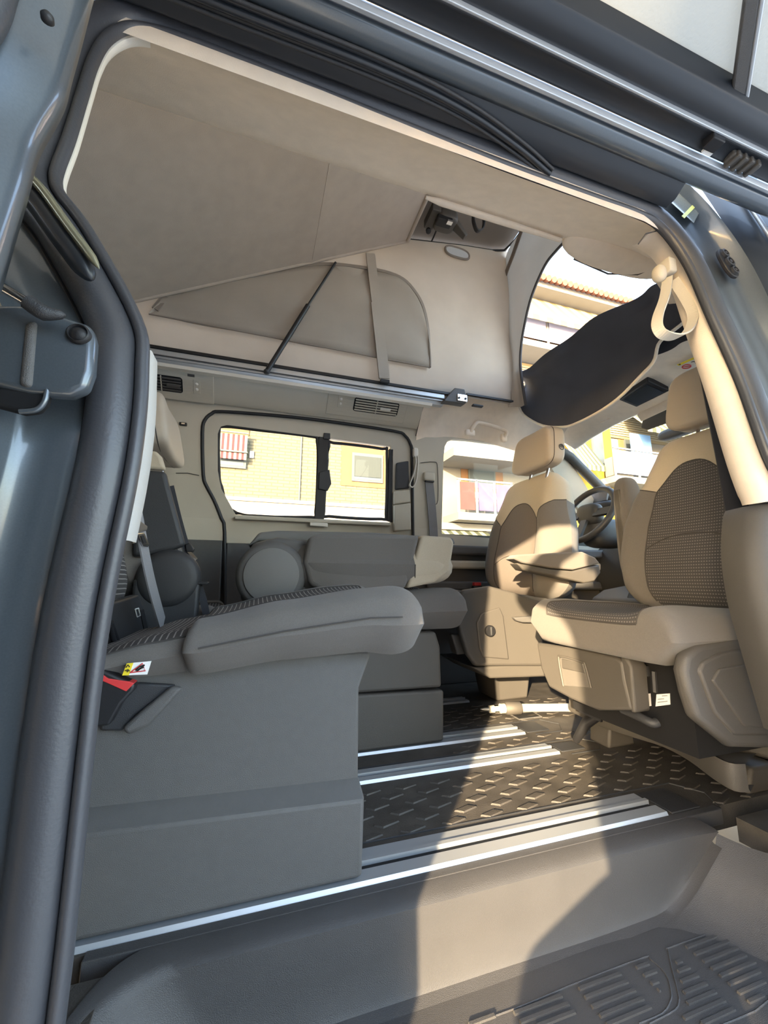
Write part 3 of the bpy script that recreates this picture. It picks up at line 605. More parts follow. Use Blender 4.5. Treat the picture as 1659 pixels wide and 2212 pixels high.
# tent: far side, front with a large unzipped opening, near side
tent = thing('roof_tent', 'taupe canvas tent bellows of the raised roof, window flap unzipped at the front', 'tent', (0, 1.70, 1.46))
def wrk(x, z): return .009*math.sin(9*x+4*z) * math.sin(7*z-3*x) + .004*math.sin(23*x-11*z)
nx, nz = 60, 26
def TF(i, j):
    x = -1.60 + (1.288+1.60)*i/(nx-1); z0, z1 = 1.462, lidz(x); k = j/(nz-1)
    return (x, 1.712 - .02*k + wrk(x, z0+(z1-z0)*k)*math.sin(math.pi*min(1, k*1.02)), z0 + (z1-z0)*k)
obj('far_side', rel(tent, MB().grid(TF, nx, nz)), TENT, tent, smooth='all')
def TN(i, j):
    x = -1.60 + (1.27+1.60)*i/(nx-1); z0, z1 = 1.50, lidz(x); k = j/(nz-1)
    return (x, 0.755 + .02*k + wrk(x, z0+(z1-z0)*k), z0 + (z1-z0)*k)
obj('near_side', rel(tent, MB().grid(TN, nx, nz)), TENT, tent, smooth='all')
# front panel strip between the corner seam and the zip of the opening
inn = smooth_path([PX(x, y, 1.285) for x, y in ((1137, 875), (1126, 800), (1127, 750), (1135, 700), (1150, 640), (1178, 575), (1205, 540), (1232, 512))], 5)
outr = []
for k, p in enumerate(inn):
    f = k/(len(inn)-1); outr.append(Vector((1.255 + .019*f, 1.722 - .03*f if f < .75 else 1.69 - (f-.75)*1.2, 1.45 + (2.39-1.45)*min(1, f/.78))))
rows = [[a.lerp(b, t) + Vector((.018*math.sin(math.pi*t) + .006*math.sin(9*t+7*a.z), 0, 0)) for t in [q/10 for q in range(11)]] for a, b in zip(outr, inn)]
obj('front_panel', rel(tent, MB().sheet(rows)), TENT, tent, smooth='all')
obj('opening_zip', rel(tent, MB().tube([p + Vector((-.004, 0, 0)) for p in inn], .007, 8)), mat('dark_zip_tape', (0.06, 0.055, 0.055), .8), tent, smooth=True)
cs = smooth_path([PX(x, y, 1.262) for x, y in ((1102, 868), (1096, 800), (1086, 720), (1082, 650), (1090, 600), (1110, 545), (1128, 492))], 5)
obj('corner_seam', rel(tent, MB().tube(cs, .5, flat=(.003, .012), up=(1, .3, 0))), TENTSEAM, tent)
# upper front band of the tent over the opening
hb_ = [[(1.285+.01*k, y, z) for y in (1.30, 1.1, .95, .80)] for k, z in enumerate((2.42, 2.36, 2.30, 2.26))]
obj('front_band', rel(tent, MB().sheet(hb_)), TENT, tent, smooth='all')
TENTF = TENT.copy(); TENTF.name = 'tent_window_flap'; TENTF.node_tree.nodes['Mix Shader'].inputs[0].default_value = 0.17
# tent window panel on the far side
wp = [(322, 680), (345, 645), (365, 628), (470, 600), (600, 580), (700, 572), (760, 576), (830, 588), (870, 604), (895, 630), (912, 660), (922, 700), (927, 745), (928, 795)]
wpt = [PY(x, y, 1.696) for x, y in wp]
fp = smooth_path(wpt, 4)
base = [Vector((a, 1.700, 0)) for a in ()]
rows = []
for p in fp[::1]:
    zb = wpt[0].z + (wpt[-1].z-wpt[0].z)*(p.x-wpt[0].x)/(wpt[-1].x-wpt[0].x)
    rows.append([Vector((p.x, 1.693 + .004*math.sin(14*p.x + 9*t + 3*p.z) - .004*math.sin(math.pi*t), zb + (p.z-zb)*t)) for t in [q/12 for q in range(13)]])
flap = obj('window_flap', rel(tent, MB().sheet(rows, (0, .004, 0))), TENTF, tent, smooth='all')
obj('flap_zip', rel(tent, MB().tube([p + Vector((0, -.004, 0)) for p in fp[14:]], .5, flat=(.008, .003), up=(0, 0.05, 1))), TENTSEAM, flap)
obj('flap_seam', rel(tent, MB().tube([wpt[0] + Vector((0, -.005, 0)), wpt[-1] + Vector((0, -.005, 0))], .003, 6)), TENTSEAM, flap)
for o in flap.children: pass
obj('flap_tab', rel(tent, MB().tube([PY(335, 668, 1.69), PY(358, 640, 1.69)], .5, flat=(.014, .003), up=(1, 0, 0))), TENTSEAM, flap)
# strap hanging down the far side
st = [PY(x, y, 1.684) for x, y in ((800, 548), (806, 600), (812, 650), (822, 740), (831, 822))]
s_ = obj('strap', rel(tent, MB().tube(st, .5, flat=(.0235, .004), up=(1, 0, 0))), TENT, tent)
obj('strap_sleeve', rel(tent, MB().tube([PY(812, 655, 1.682), PY(822, 740, 1.682), PY(830, 818, 1.682)], .5, flat=(.0265, .005), up=(1, 0, 0))), TENT, s_)
obj('strap_end', rel(tent, MB().box(st[-1].x-.022, st[-1].x+.022, 1.675, 1.69, st[-1].z-.012, st[-1].z+.002)), BLACK, s_)
# small oval mirror vent
vc = PY(988, 546, 1.684)
vt = thing('tent_vent', 'small oval silver vent high on the tent wall', 'vent', tuple(vc))
ov = [Vector((.072*math.copysign(abs(math.cos(a))**.6, math.cos(a)), 0, .030*math.copysign(abs(math.sin(a))**.9, math.sin(a)) - .003*math.cos(a))) for a in [2*math.pi*k/32 for k in range(32)]]
obj('rim', MB().tube(ov, .006, 8, True), TENTSEAM, vt, smooth=True)
mb = MB(); mb.add([p + Vector((0, -.002, 0)) for p in ov], [tuple(range(32))]); obj('lens', mb, mat('silver_vent', (.70, .71, .72), .35, metal=.3), vt)

# bed board pushed up under the roof
bed = thing('roof_bed', 'taupe underside of the roof bed board tilted up to the front', 'bed', (-0.9, 1.23, 1.45))
def bz(x): return 2.272 + (x-0.657)*0.535
br = [[(x, y, bz(x) - .012*math.exp(-((x-.17)/.03)**2)*.6 + .0) for y in [.775, .80] + [.85 + .083*k for k in range(10)] + [1.66, 1.683]] for x in (-.92, -.7, -.5, -.3, -.1, .05, .12, .17, .22, .3, .45, .6, .645, .657)]
obj('board', rel(bed, MB().sheet(br, (-.008, 0, .03))), BOARD, bed, bevel=.008)
obj('centre_seam', rel(bed, MB().tube([(0.17, y, bz(.17)-.004) for y in (.8, 1.2, 1.66)], .004, 6)), BOARD, bed)
obj('front_hem', rel(bed, MB().tube([(0.657, .78, bz(.657)), (0.657, 1.2, bz(.657)), (.657, 1.68, bz(.657))], .012, 8)), BOARD, bed, smooth=True)
obj('side_hem', rel(bed, MB().tube([(x, 1.683, bz(x)+.002) for x in (-.9, 0, .657)], .009, 8)), BOARD, bed, smooth=True)

# latch and black strap under the lid
lc = thing('roof_latch', 'taupe roof latch with black catch under the raised shell', 'latch', tuple(PY(962, 478, 1.52)))
c = Vector(lc.location)
obj('body', MB().blob((0, 0, 0), (.055, .05, .03), (.5, .5)), TAUPEP, lc, smooth='all')
obj('lever', MB().hull([Vector(p) for p in ((.02, -.03, .0), (.05, -.03, .01), (.05, .02, .01), (.02, .02, 0))], [Vector(p) for p in ((.10, -.02, -.07), (.115, -.02, -.06), (.115, .01, -.06), (.10, .01, -.07))]), TAUPEP, lc, bevel=.004)
obj('catch', MB().box(-.06, .02, -.045, .0, -.045, -.015), BLACK, lc, bevel=.006)
obj('catch_pin', MB().box(-.012, .015, -.05, -.03, -.05, -.04), CHROME, lc)
obj('base_plate', MB().box(-.09, -.045, -.05, .06, -.01, .035), TAUPEP, lc, bevel=.004)
c = PY(925, 497, 1.56); bt = thing('roof_bolt', 'small black bolt head beside the roof latch', 'bolt', tuple(c)); obj('head', MB().lathe([(.013, 0), (.013, .012), (.006, .014), (.001, .014)], (0, 0, 0), (0, -.3, -1), 12), BLACK, bt, smooth=True)
sl3 = [PY(x, y, 1.38) for x, y in ((1028, 440), (1022, 470), (1028, 495), (1036, 499), (1044, 490), (1045, 465), (1040, 440))]
tag(obj('roof_pull_strap', MB().tube(smooth_path(sl3, 5), .5, flat=(.010, .0025), up=(0, 1, .2)), BLACK, origin=tuple(sl3[0])), 'black webbing pull strap hanging from the raised roof', 'strap')

# gas strut in front of the far tent wall
a, m, b = PY(576, 803, 1.655), PY(665, 660, 1.668), PY(725, 567, 1.68)
gs_ = thing('gas_strut', 'black gas strut propping the bed board by the tent wall', 'strut', tuple(a))
obj('cylinder', rel(gs_, MB().tube([a, m], .011, 12)), BLACK, gs_, smooth=True)
obj('rod', rel(gs_, MB().tube([m, b], .0055, 10)), BLACK, gs_, smooth=True)
obj('socket', rel(gs_, MB().blob(a, (.014, .014, .012), (1, 1), 14, 8)), CHAR, gs_, smooth='all')

# aluminium roof rail with its black seal along the far side
rl = thing('roof_side_rail', 'long aluminium roof rail with a black seal above the far windows', 'rail', (0, 1.72, 1.42))
XP(rl, 'extrusion', [(1.700, 1.452), (1.700, 1.43), (1.706, 1.428), (1.706, 1.418), (1.712, 1.416), (1.720, 1.400), (1.745, 1.400), (1.745, 1.452)], ALU, -1.6, 0.86, bevel=.0015)
XP(rl, 'groove', [(1.6985, 1.4295), (1.6985, 1.4265), (1.705, 1.4265), (1.705, 1.4295)], GREYP, -1.6, 0.86)
XP(rl, 'lower_lip', [(1.716, 1.404), (1.722, 1.392), (1.75, 1.392), (1.75, 1.404)], CREAM, -1.6, 0.80)
XP(rl, 'black_seal', [(1.694, 1.466), (1.694, 1.452), (1.715, 1.452), (1.715, 1.466)], BLACK, -1.6, 0.92, bevel=.002)
XP(rl, 'front_lip', [(1.70, 1.482), (1.70, 1.472), (1.715, 1.472), (1.715, 1.482)], CHAR, 0.99, 1.27)
# hinge bracket at the front end of the rail
p = PY(985, 862, 1.70)
hg = thing('roof_bracket', 'grey wedge bracket with a chrome catch at the front end of the roof rail', 'bracket', (p.x, 1.70, p.z))
obj('wedge', MB().prism([(-.085, -.035), (-.02, .045), (.035, .045), (.05, -.02), (.03, -.035)], -.03, .01, 'y'), TAUPEP, hg, bevel=.004)
obj('chrome_catch', MB().box(-.01, .045, -.036, -.028, -.025, .012), CHROME, hg, bevel=.002)
for k in (-.002, .034): obj('screw', MB().lathe([(.006, 0), (.006, .003), (.001, .004)], (k, -.036, -.01), (0, -1, 0), 12), CHAR, hg)
p2 = PY(1030, 856, 1.70); obj('stop', MB().box(p2.x-p.x-.03, p2.x-p.x+.03, -.012, .008, -.026, -.016), CHAR, hg, bevel=.003)

# air vents on the far header ----------------------------------------------
def hdr(px, py): q = PS(px, py, YH); return q
ehx, ehz = Vector((1, 0, 0)), Vector((0, -1, 1)).normalized(); ehn = Vector((0, -1, -1)).normalized()
def vent(px, label, w_, h_, tilt, flip):
    c = hdr(*px); t = thing('air_vent', label, 'air vent', tuple(c)); t.rotation_euler = (0, 0, 0)
    def L(x, z, d=0): return ehx*x + ehz*z + ehn*d
    def slab(x0, x1, z0, z1, d0, d1): return MB().hull([L(x, z, d0) for x, z in ((x0, z0), (x1, z0), (x1, z1), (x0, z1))], [L(x, z, d1) for x, z in ((x0, z0), (x1, z0), (x1, z1), (x0, z1))])
    f = obj('faceplate', slab(-w_, w_, -h_, h_, -.002, .006), BEIGEP, t, bevel=.004)
    for k in range(11): z = -h_ + .008 + k*(2*h_-.016)/10; obj('groove', slab(-w_+.008, w_-.008, z-.0006, z+.0006, .006, .0068), BEIGEP, f)
    g0 = -w_*.36 if not flip else -w_*.9; g1 = w_*.78 if not flip else w_*.18
    obj('grille_recess', MB().hull([L(x, z, .0062) for x, z in rrect(g0, g1, -h_*.52, h_*.42, .012)], [L(x, z, .0075) for x, z in rrect(g0, g1, -h_*.52, h_*.42, .012)]), HOLE, t)
    for k in range(5):
        z = -h_*.40 + k*h_*.17; obj('slat', slab(g0+.006, g1-.006, z-.0035, z+.0035, .0075, .013), BEIGEP if not flip else TAUPEP, t, bevel=.001)
    obj('slat_divider', slab((g0+g1)/2-.002, (g0+g1)/2+.002, -h_*.5, h_*.4, .008, .0135), BEIGEP, t)
    obj('air_knob', slab((g0+g1)/2+.02, (g0+g1)/2+.075, -h_*.18, h_*.02, .012, .018), CREAM if not flip else TAUPEP, t, bevel=.003)
    lx = -w_*.68 if not flip else w_*.55
    obj('lamp_plate', slab(lx-.014, lx+.014, -h_*.42, h_*.42, .006, .009), BEIGEP, t, bevel=.002)
    for z in (-.012, .012): obj('reading_light', MB().lathe([(.007, 0), (.007, .003), (.004, .005), (.0005, .0055)], L(lx, z, .008), ehn, 14), CREAM, t, smooth=True)
    obj('slot', slab(w_*.32, w_*.5, h_*.55, h_*.70, .006, .008), TAUPEP, t)
vent((795, 874), 'beige air vent with reading lights above the sliding window', 0.205, 0.075, 0, False)
vent((380, 828), 'beige air vent with dark slats above the rear headrest', 0.155, 0.075, 0, True)

# grab handle, straps and belt on the far B pillar ----------------------------
ghp = [(1020, 932), (1027, 916), (1040, 914), (1082, 926), (1094, 934), (1092, 944)]
pts = [PY(x, y, 1.815) for x, y in ghp]; pts[0].y += .025; pts[-1].y += .02
gh = thing('grab_handle', 'beige grab handle on the roof lining over the driver window', 'handle', tuple(pts[0]))
obj('grip', rel(gh, MB().tube(smooth_path(pts, 5), .011, 10)), BEIGE, gh, smooth=True)
obj('mount', rel(gh, MB().blob(pts[0], (.03, .012, .02), (.5, .5))), BEIGE, gh, smooth='all'); obj('mount', rel(gh, MB().blob(pts[-1], (.02, .012, .024), (.5, .5))), BEIGE, gh, smooth='all')
def loop_strap(label, px, Y, wdt, th, knob):
    pts = [PS(x, y, Y) for x, y in px]; t = thing('strap_loop', label, 'strap', tuple(pts[0]), 0, 'strap loops on the pillars')
    return t, pts
t, pts = loop_strap('cream strap loop beside the far sliding window', ((896, 982), (898, 1000), (893, 1025), (885, 1045), (887, 1052), (893, 1051), (899, 1035), (902, 1005), (901, 984)), lambda z: YF(z)-.018, .01, .002, 0)
obj('loop', rel(t, MB().tube(smooth_path(pts, 4), .5, flat=(.010, .002), up=(0, 1, 0))), CREAM, t)
obj('hook', rel(t, MB().blob(PS(897, 978, lambda z: YF(z)-.012), (.014, .016, .026), (.5, .5))), CREAM, t, smooth='all')
sb = thing('seat_belt', 'grey driver seat belt hanging from a beige anchor on the far pillar', 'seat belt', tuple(PS(925, 1030, YF)))
q = [PS(x, y, lambda z: YF(z)-.015) for x, y in ((927, 1040), (932, 1090), (936, 1140), (940, 1220))]
obj('webbing', rel(sb, MB().tube(q, .5, flat=(.024, .0015), up=(1, 0, 0))), BELT, sb)
obj('anchor', rel(sb, MB().blob(PS(926, 1030, lambda z: YF(z)-.012), (.032, .018, .025), (.4, .4))), BEIGEP, sb, smooth='all')
obj('slot', rel(sb, MB().box(q[0].x-.026, q[0].x+.026, q[0].y-.012, q[0].y+.004, q[0].z-.006, q[0].z+.006)), CHAR, sb, bevel=.004)
hk = thing('coat_hook', 'small black hook on the beige rear pillar', 'hook', tuple(PS(396, 917, YF))); obj('body', MB().box(-.016, .016, -.012, .004, -.007, .007), BLACK, hk, bevel=.003)
obj('slot', MB().box(-.006, .008, -.0135, -.010, -.003, .003), CHROME, hk)
pp = [PS(x, y, lambda z: YF(z)-.003) for x, y in ((430, 1027), (405, 1022), (380, 1022))]
obj('panel_joint', MB().tube(pp, .0018, 6), SEAM, bpy.data.objects['wall_far'])
pp = [PS(x, y, lambda z: YF(z)-.003) for x, y in ((908, 1000), (938, 998), (945, 1010), (946, 1080), (938, 1090))]
obj('anchor_cover_line', MB().tube(smooth_path(pp, 3), .0018, 6), SEAM, bpy.data.objects['wall_far'])
# near pillar strap loop (large, close to the camera)
YNl = lambda z: YN(z)+.035
lp = [PS(x, y, YNl) for x, y in ((1442, 600), (1436, 640), (1422, 680), (1420, 705), (1432, 722), (1458, 728), (1480, 720), (1494, 700), (1496, 676), (1478, 640), (1455, 605))]
t = thing('strap_loop', 'cream strap loop hanging from a domed hook on the near beige pillar', 'strap', tuple(lp[0]), 0, 'strap loops on the pillars')
obj('loop', rel(t, MB().tube(smooth_path(lp, 5), .5, flat=(.0105, .0018), up=(-.5, .85, -.2))), STRAP, t)
obj('hook_block', rel(t, MB().blob(PS(1441, 580, lambda z: YN(z)+.03), (.012, .016, .019), (.3, .3))), STRAP, t, smooth='all')
obj('hook_dome', rel(t, MB().blob(PS(1424, 592, lambda z: YN(z)+.04), (.015, .015, .021), (.9, .9))), STRAP, t, smooth='all')

# navy window flap folded down over the front roof edge -------------------------
topp = [(1131, 806), (1160, 786), (1210, 752), (1270, 712), (1330, 676), (1390, 640), (1425, 618), (1470, 596)]
botp = [(1120, 868), (1128, 895), (1165, 918), (1210, 922), (1245, 915), (1300, 890), (1345, 858), (1385, 812), (1408, 780), (1416, 742), (1440, 722), (1475, 700)]
tpp, bpp = smooth_path([PX(x, y, 1.335) for x, y in topp], 6), smooth_path([PX(x, y, 1.335) for x, y in botp], 6)
def samp(pl, f): k = f*(len(pl)-1); i = min(int(k), len(pl)-2); return pl[i].lerp(pl[i+1], k-i)
NU, NV = 44, 18
def FL(i, j):
    f, k = i/(NU-1), j/(NV-1); a, b = samp(tpp, f), samp(bpp, f); p = a.lerp(b, k)
    p.x += .03*(1-k)**2*(-1) + .014*math.sin(10*f+6*k) + .010*math.sin(21*f-13*k)*(1-k) + .022*math.sin(math.pi*k) - .012*math.exp(-((k-.16-.12*f)/.05)**2); return p
nf = thing('window_flap_cloth', 'navy cloth flap with pale piping hanging down over the cab', 'flap', tuple(tpp[0]))
mbf = MB().grid(FL, NU, NV); mbt = MB().add([Vector(p)+Vector((-.05*0-.03, 0, 0)) for p in ()], [])
obj('cloth', rel(nf, mbf), NAVY, nf, smooth='all')
hem = [FL(i, NV-1) for i in range(NU)]; side = [FL(0, j) for j in range(NV)]
obj('piping', rel(nf, MB().tube([side[j] for j in range(0, NV)] + hem[1:], .006, 8)), PIPING, nf, smooth=True)
fold = [FL(i, 0) for i in range(NU)]
rows = [[p, p + Vector((.02, 0, .012)), p + Vector((.07, 0, .0)), p + Vector((.10, 0, -.10)), p + Vector((.12, 0, -.20))] for p in fold]
obj('folded_back', rel(nf, MB().sheet(rows)), NAVY, nf, smooth='all')

# cab front: visor, console, sticker, mirror housing -------------------------------
def PC(x, y, d=0):      # on the sloping front roof lining
    z = 1.42
    for _ in range(30): z = 1.445 - .27*(PZ(x, y, z).x-1.58)
    return PZ(x, y, z-d)
oc = thing('overhead_console', 'black glossy overhead console screen in the front roof lining', 'console', tuple(PC(1395, 850)))
cq = [PC(x, y, .008) for x, y in ((1338, 865), (1400, 824), (1446, 845), (1375, 880))]
obj('bezel', rel(oc, MB().hull(cq, [p + Vector((0, 0, .04)) for p in cq])), BLACK, oc, bevel=.005)
cen = sum(cq, Vector())/4; c2 = [cen + (p-cen)*.8 + Vector((0, 0, -.002)) for p in cq]
obj('screen', rel(oc, MB().hull(c2, [p + Vector((0, 0, .01)) for p in c2])), mat('glossy_black', (.03, .035, .04), .06, coat=1), oc)
vs = thing('sun_visor', 'folded grey-beige passenger sun visor above the windscreen', 'sun visor', tuple(PX(1440, 905, 1.85)))
vq = [PX(x, y, 1.86) for x, y in ((1384, 925), (1390, 900), (1440, 876), (1500, 855), (1560, 850), (1560, 880), (1470, 905), (1400, 930))]
obj('panel', rel(vs, MB().hull(vq, [p + Vector((.01, 0, .02)) for p in vq])), TAUPEP, vs, bevel=.006)
vq2 = [PX(x, y, 1.82) for x, y in ((1375, 897), (1440, 868), (1520, 845), (1520, 860), (1440, 886), (1384, 912))]
obj('upper_fold', rel(vs, MB().hull(vq2, [p + Vector((.01, 0, .015)) for p in vq2])), BEIGE, vs, bevel=.005)
mh = thing('rear_view_mirror', 'grey mirror mount seen through the windscreen top', 'mirror', tuple(PX(1455, 925, 1.85)))
obj('housing', rel(mh, MB().blob(PX(1470, 930, 1.98), (.03, .11, .028), (.5, .6))), GREYP, mh, smooth='all'); obj('stem', rel(mh, MB().tube([PX(1470, 928, 1.98), PX(1470, 905, 1.94)], .012, 8)), GREYP, mh)
ss = [PC(x, y, .010) for x, y in ((1459, 789), (1520, 762), (1528, 782), (1485, 801))]
stk = thing('airbag_sticker', 'cream airbag warning sticker on the front roof lining', 'sticker', tuple(ss[0]))
obj('paper', rel(stk, MB().hull(ss, [p + Vector((0, 0, .001)) for p in ss])), CREAM, stk)
sc = PC(1483, 792, .0115); u1 = (ss[1]-ss[0]).normalized(); u2 = (ss[3]-ss[0]).normalized()
obj('red_ring', rel(stk, MB().tube([sc + u1*(.014*math.cos(a)) + u2*(.014*math.sin(a)) for a in [2*math.pi*k/20 for k in range(20)]], .0018, 6, True)), RED, stk)
obj('red_bar', rel(stk, MB().tube([sc + u1*.01 + u2*.01, sc - u1*.01 - u2*.01], .0015, 6)), RED, stk)
for k in range(3):
    c = PC(1497+9*k, 781-3*k, .0115); obj('seat_symbol', rel(stk, MB().tube([c - u1*.006, c, c + u2*.010 + u1*.004, c + u2*.016 - u1*.003], .0015, 6)), INK, stk)
yb = [ss[0].lerp(ss[1], .05), ss[0].lerp(ss[1], .98), ss[0].lerp(ss[1], .98)+u2*.012, ss[0].lerp(ss[1], .05)+u2*.012]
obj('yellow_band', rel(stk, MB().hull([p + Vector((0, 0, -.0006)) for p in yb], yb)), YELLOW, stk)
c = ss[0].lerp(ss[1], .12) + u2*.006; obj('warning_triangle', rel(stk, MB().hull([c - u1*.005 - u2*.004 + Vector((0, 0, -.001)), c + u1*.005 - u2*.004 + Vector((0, 0, -.001)), c + u2*.005 + Vector((0, 0, -.001))], [c - u1*.005, c + u1*.005, c + u2*.005])), INK, stk)
hk2 = PC(1310, 905, .004); dh_ = thing('visor_clip', 'small beige visor clip on the windscreen header', 'clip', tuple(hk2)); obj('clip', MB().tube([(-.01, -.03, -.01), (-.015, 0, -.018), (-.01, .03, -.01)], .005, 8), BEIGE, dh_, smooth=True)
# steering wheel and column
wc = PX(1268, 1112, 1.70)
swh = thing('steering_wheel', 'dark leather steering wheel behind the driver seat', 'steering wheel', tuple(wc))
n_ = Vector((-.86, 0, .5)).normalized(); ua = Vector((0, 1, 0)); ub = n_.cross(ua).normalized()
obj('rim', MB().tube([ua*(.168*math.cos(a)) + ub*(.168*math.sin(a)) for a in [2*math.pi*k/48 for k in range(48)]], .0165, 12, True), mat('dark_leather', (.035, .035, .038), .45, grain=.2), swh, smooth=True)
obj('hub', MB().blob((0.02, 0, 0), (.035, .075, .06), (.6, .6)), CHAR, swh, smooth='all')
for s in (-1, 1): obj('spoke', MB().tube([ua*(.05*s), ua*(.175*s)], .5, flat=(.022, .008), up=tuple(ub)), CHAR, swh)
obj('lower_spoke', MB().tube([ub*.04, ub*.175] if ub.z < 0 else [-ub*.04, -ub*.175], .5, flat=(.02, .008), up=(0, 1, 0)), CHAR, swh)
obj('column', MB().blob((.12, 0, -.10), (.13, .075, .08), (.6, .6)), CHAR, swh, smooth='all')
dsp = thing('instrument_display', 'grey instrument display hood behind the steering wheel', 'display', tuple(PX(1300, 1085, 2.02)))
obj('hood', MB().blob((0.03, .05, -.03), (.09, .17, .035), (.6, .7)), CHAR, dsp, smooth='all')
obj('screen', MB().hull([Vector(p) for p in ((-.03, -.06, 0), (-.03, .10, 0), (0.0, .10, .09), (0.0, -.06, .09))], [Vector(p) for p in ((-.015, -.06, 0), (-.015, .10, 0), (.015, .10, .09), (.015, -.06, .09))]), GREYP, dsp, bevel=.003)
# centre storage box between the front seats
ccn = thing('centre_console', 'taupe centre console panel between the two front seats', 'console', (1.69, 1.33, 0))
obj('body', MB().prism([(-.10, 0), (-.10, .44), (-.02, .48), (.25, .52), (.30, .0)], -.12, .28, 'y'), TAUPEP, ccn, bevel=.015)
obj('dark_recess', MB().prism([(-.115, .40), (.05, .66), (.16, .86), (.26, .86), (.26, .40)], -.0, .10, 'y'), CHAR, ccn, bevel=.02)
# ================================================================== SEATS
def relr(t, mb):
    m = t.matrix_basis.inverted(); mb.v = [tuple(m @ Vector(p)) for p in mb.v]; return mb
def relp(t, p): return t.matrix_basis.inverted() @ Vector(p)
def knots(ks, ns):
    out = []
    for (a, b), n in zip(zip(ks, ks[1:]), ns): out += [a + (b-a)*i/n for i in range(n)]
    return out + [ks[-1]]
def interp(tab, x):
    if x <= tab[0][0]: return tab[0][1]
    for (a, va), (b, vb) in zip(tab, tab[1:]):
        if x <= b:
            f = (x-a)/(b-a); f = f*f*(3-2*f)*.5 + f*.5; return va + (vb-va)*f
    return tab[-1][1]
def split_surface(t, P, ncol, nrow, part_of, mats, uvs, names):
    """one closed tube-like surface (columns wrap) cut into upholstery panels: each panel a mesh part"""
    pan = {}
    for j in range(nrow-1):
        for i in range(ncol):
            k = part_of(i, j); d = pan.setdefault(k, ({}, [], MB())); ids = []
            for (a, b) in ((i, j), ((i+1) % ncol, j), ((i+1) % ncol, j+1), (i, j+1)):
                if (a, b) not in d[0]:
                    d[0][(a, b)] = len(d[2].v); d[2].v.append(tuple(P[b][a])); d[1].append(uvs[b][a])
                ids.append(d[0][(a, b)])
            d[2].f.append(tuple(ids))
    out = {}
    for k, (ix, uv, mb) in pan.items():
        if k == 'end': continue
        mb.uv = uv; out[k] = obj(names.get(k, k), mb, mats[k], t, smooth='all', fix=False)
    return out
def capfan(pts):
    mb = MB(); c = sum((Vector(p) for p in pts), Vector())/len(pts); n = len(pts)
    mb.v = [tuple(p) for p in pts] + [tuple(c)]; mb.f = [(i, (i+1) % n, n) for i in range(n)]; return mb

def backrest(t, x0, z0, H, hw, thick, lean, b=.54, cap_c=.80, cap_e=.66, cap_o=.72, bol=.035, ins=INS, names=None, fab=FAB, capm=FABB, seam_t=.46, swap=False):
    hwt = hw; NS, NI, NB = 8, 14, 12; NR1, NR2 = 26, 12
    cols = knots([-1, -b, b, 1], [NS, NI, NS]); nf = len(cols); back = [1-2*(k+1)/NB for k in range(NB-1)]
    allc = [(s, 0) for s in cols] + [(s, 1) for s in back]; nc = len(allc)
    def cb(s):
        a = abs(s)
        return cap_e + (cap_c-cap_e)*(1-(a/b)**2.6) if a < b else cap_e + (cap_o-cap_e)*(a-b)/(1-b)
    P, UV = [], []
    rows = [(0, k/NR1) for k in range(NR1)] + [(1, k/NR2) for k in range(NR2+1)]
    for (seg, f) in rows:
        pr, ur = [], []
        for (s, bk) in allc:
            c = cb(s) if not bk else cap_o
            tt = f*c if seg == 0 else c + (1-c)*f
            ee = max(0.02, (1-abs((tt-.5)/.5)**9))**.5
            w_ = interp(hwt, tt) * (ee**.25)
            ed = (max(0, 1-abs(s)**5))**(1/2.4)
            if not bk:
                a = thick*.5*ed*ee + bol*math.exp(-((abs(s)-.80)/.17)**2)*math.exp(-((tt-.38)/.36)**4)*ed**.3 + .02*math.exp(-((tt-.22)/.2)**2)*(1-s*s) - .012*(1-abs(s)**2)
            else: a = -thick*.5*ed*ee
            h = tt*H; y = s*w_
            x = x0 + a*math.cos(lean) - h*math.sin(lean); z = z0 + h*math.cos(lean) + a*math.sin(lean)
            pr.append(Vector((x, y, z))); ur.append((y, h))
        P.append(pr); UV.append(ur)
    nr = len(P)
    def part(i, j):
        fr = i < nf-1
        if j >= NR1: return 'cap'
        if fr and NS <= i < NS+NI: return 'insert'
        return 'side' if fr else 'back'
    nm = dict(cap='backrest_cap', insert='backrest_insert', side='backrest_bolster', back='backrest_back'); nm.update(names or {})
    parts = split_surface(t, P, nc, nr, part, dict(cap=capm, insert=ins, side=fab, back=fab), UV, nm)
    obj('backrest_top', capfan(P[-1]), capm, t, smooth='all'); obj('backrest_base', capfan(P[0]), fab, t, smooth='all')
    ln = [P[j][NS] for j in range(2, NR1+1)]; obj('seam', MB().tube(ln, .0022, 6), SEAM, t, smooth=True)
    ln = [P[j][NS+NI] for j in range(2, NR1+1)]; obj('seam', MB().tube(ln, .0022, 6), SEAM, t, smooth=True)
    obj('seam', MB().tube([P[NR1][i] for i in range(0, nf)], .0020, 6), SEAM, t, smooth=True)
    if seam_t: j = int(seam_t*NR1/.8); obj('seam', MB().tube([P[j][i] for i in range(NS, NS+NI+1)], .0022, 6), SEAM, t, smooth=True)
    return P
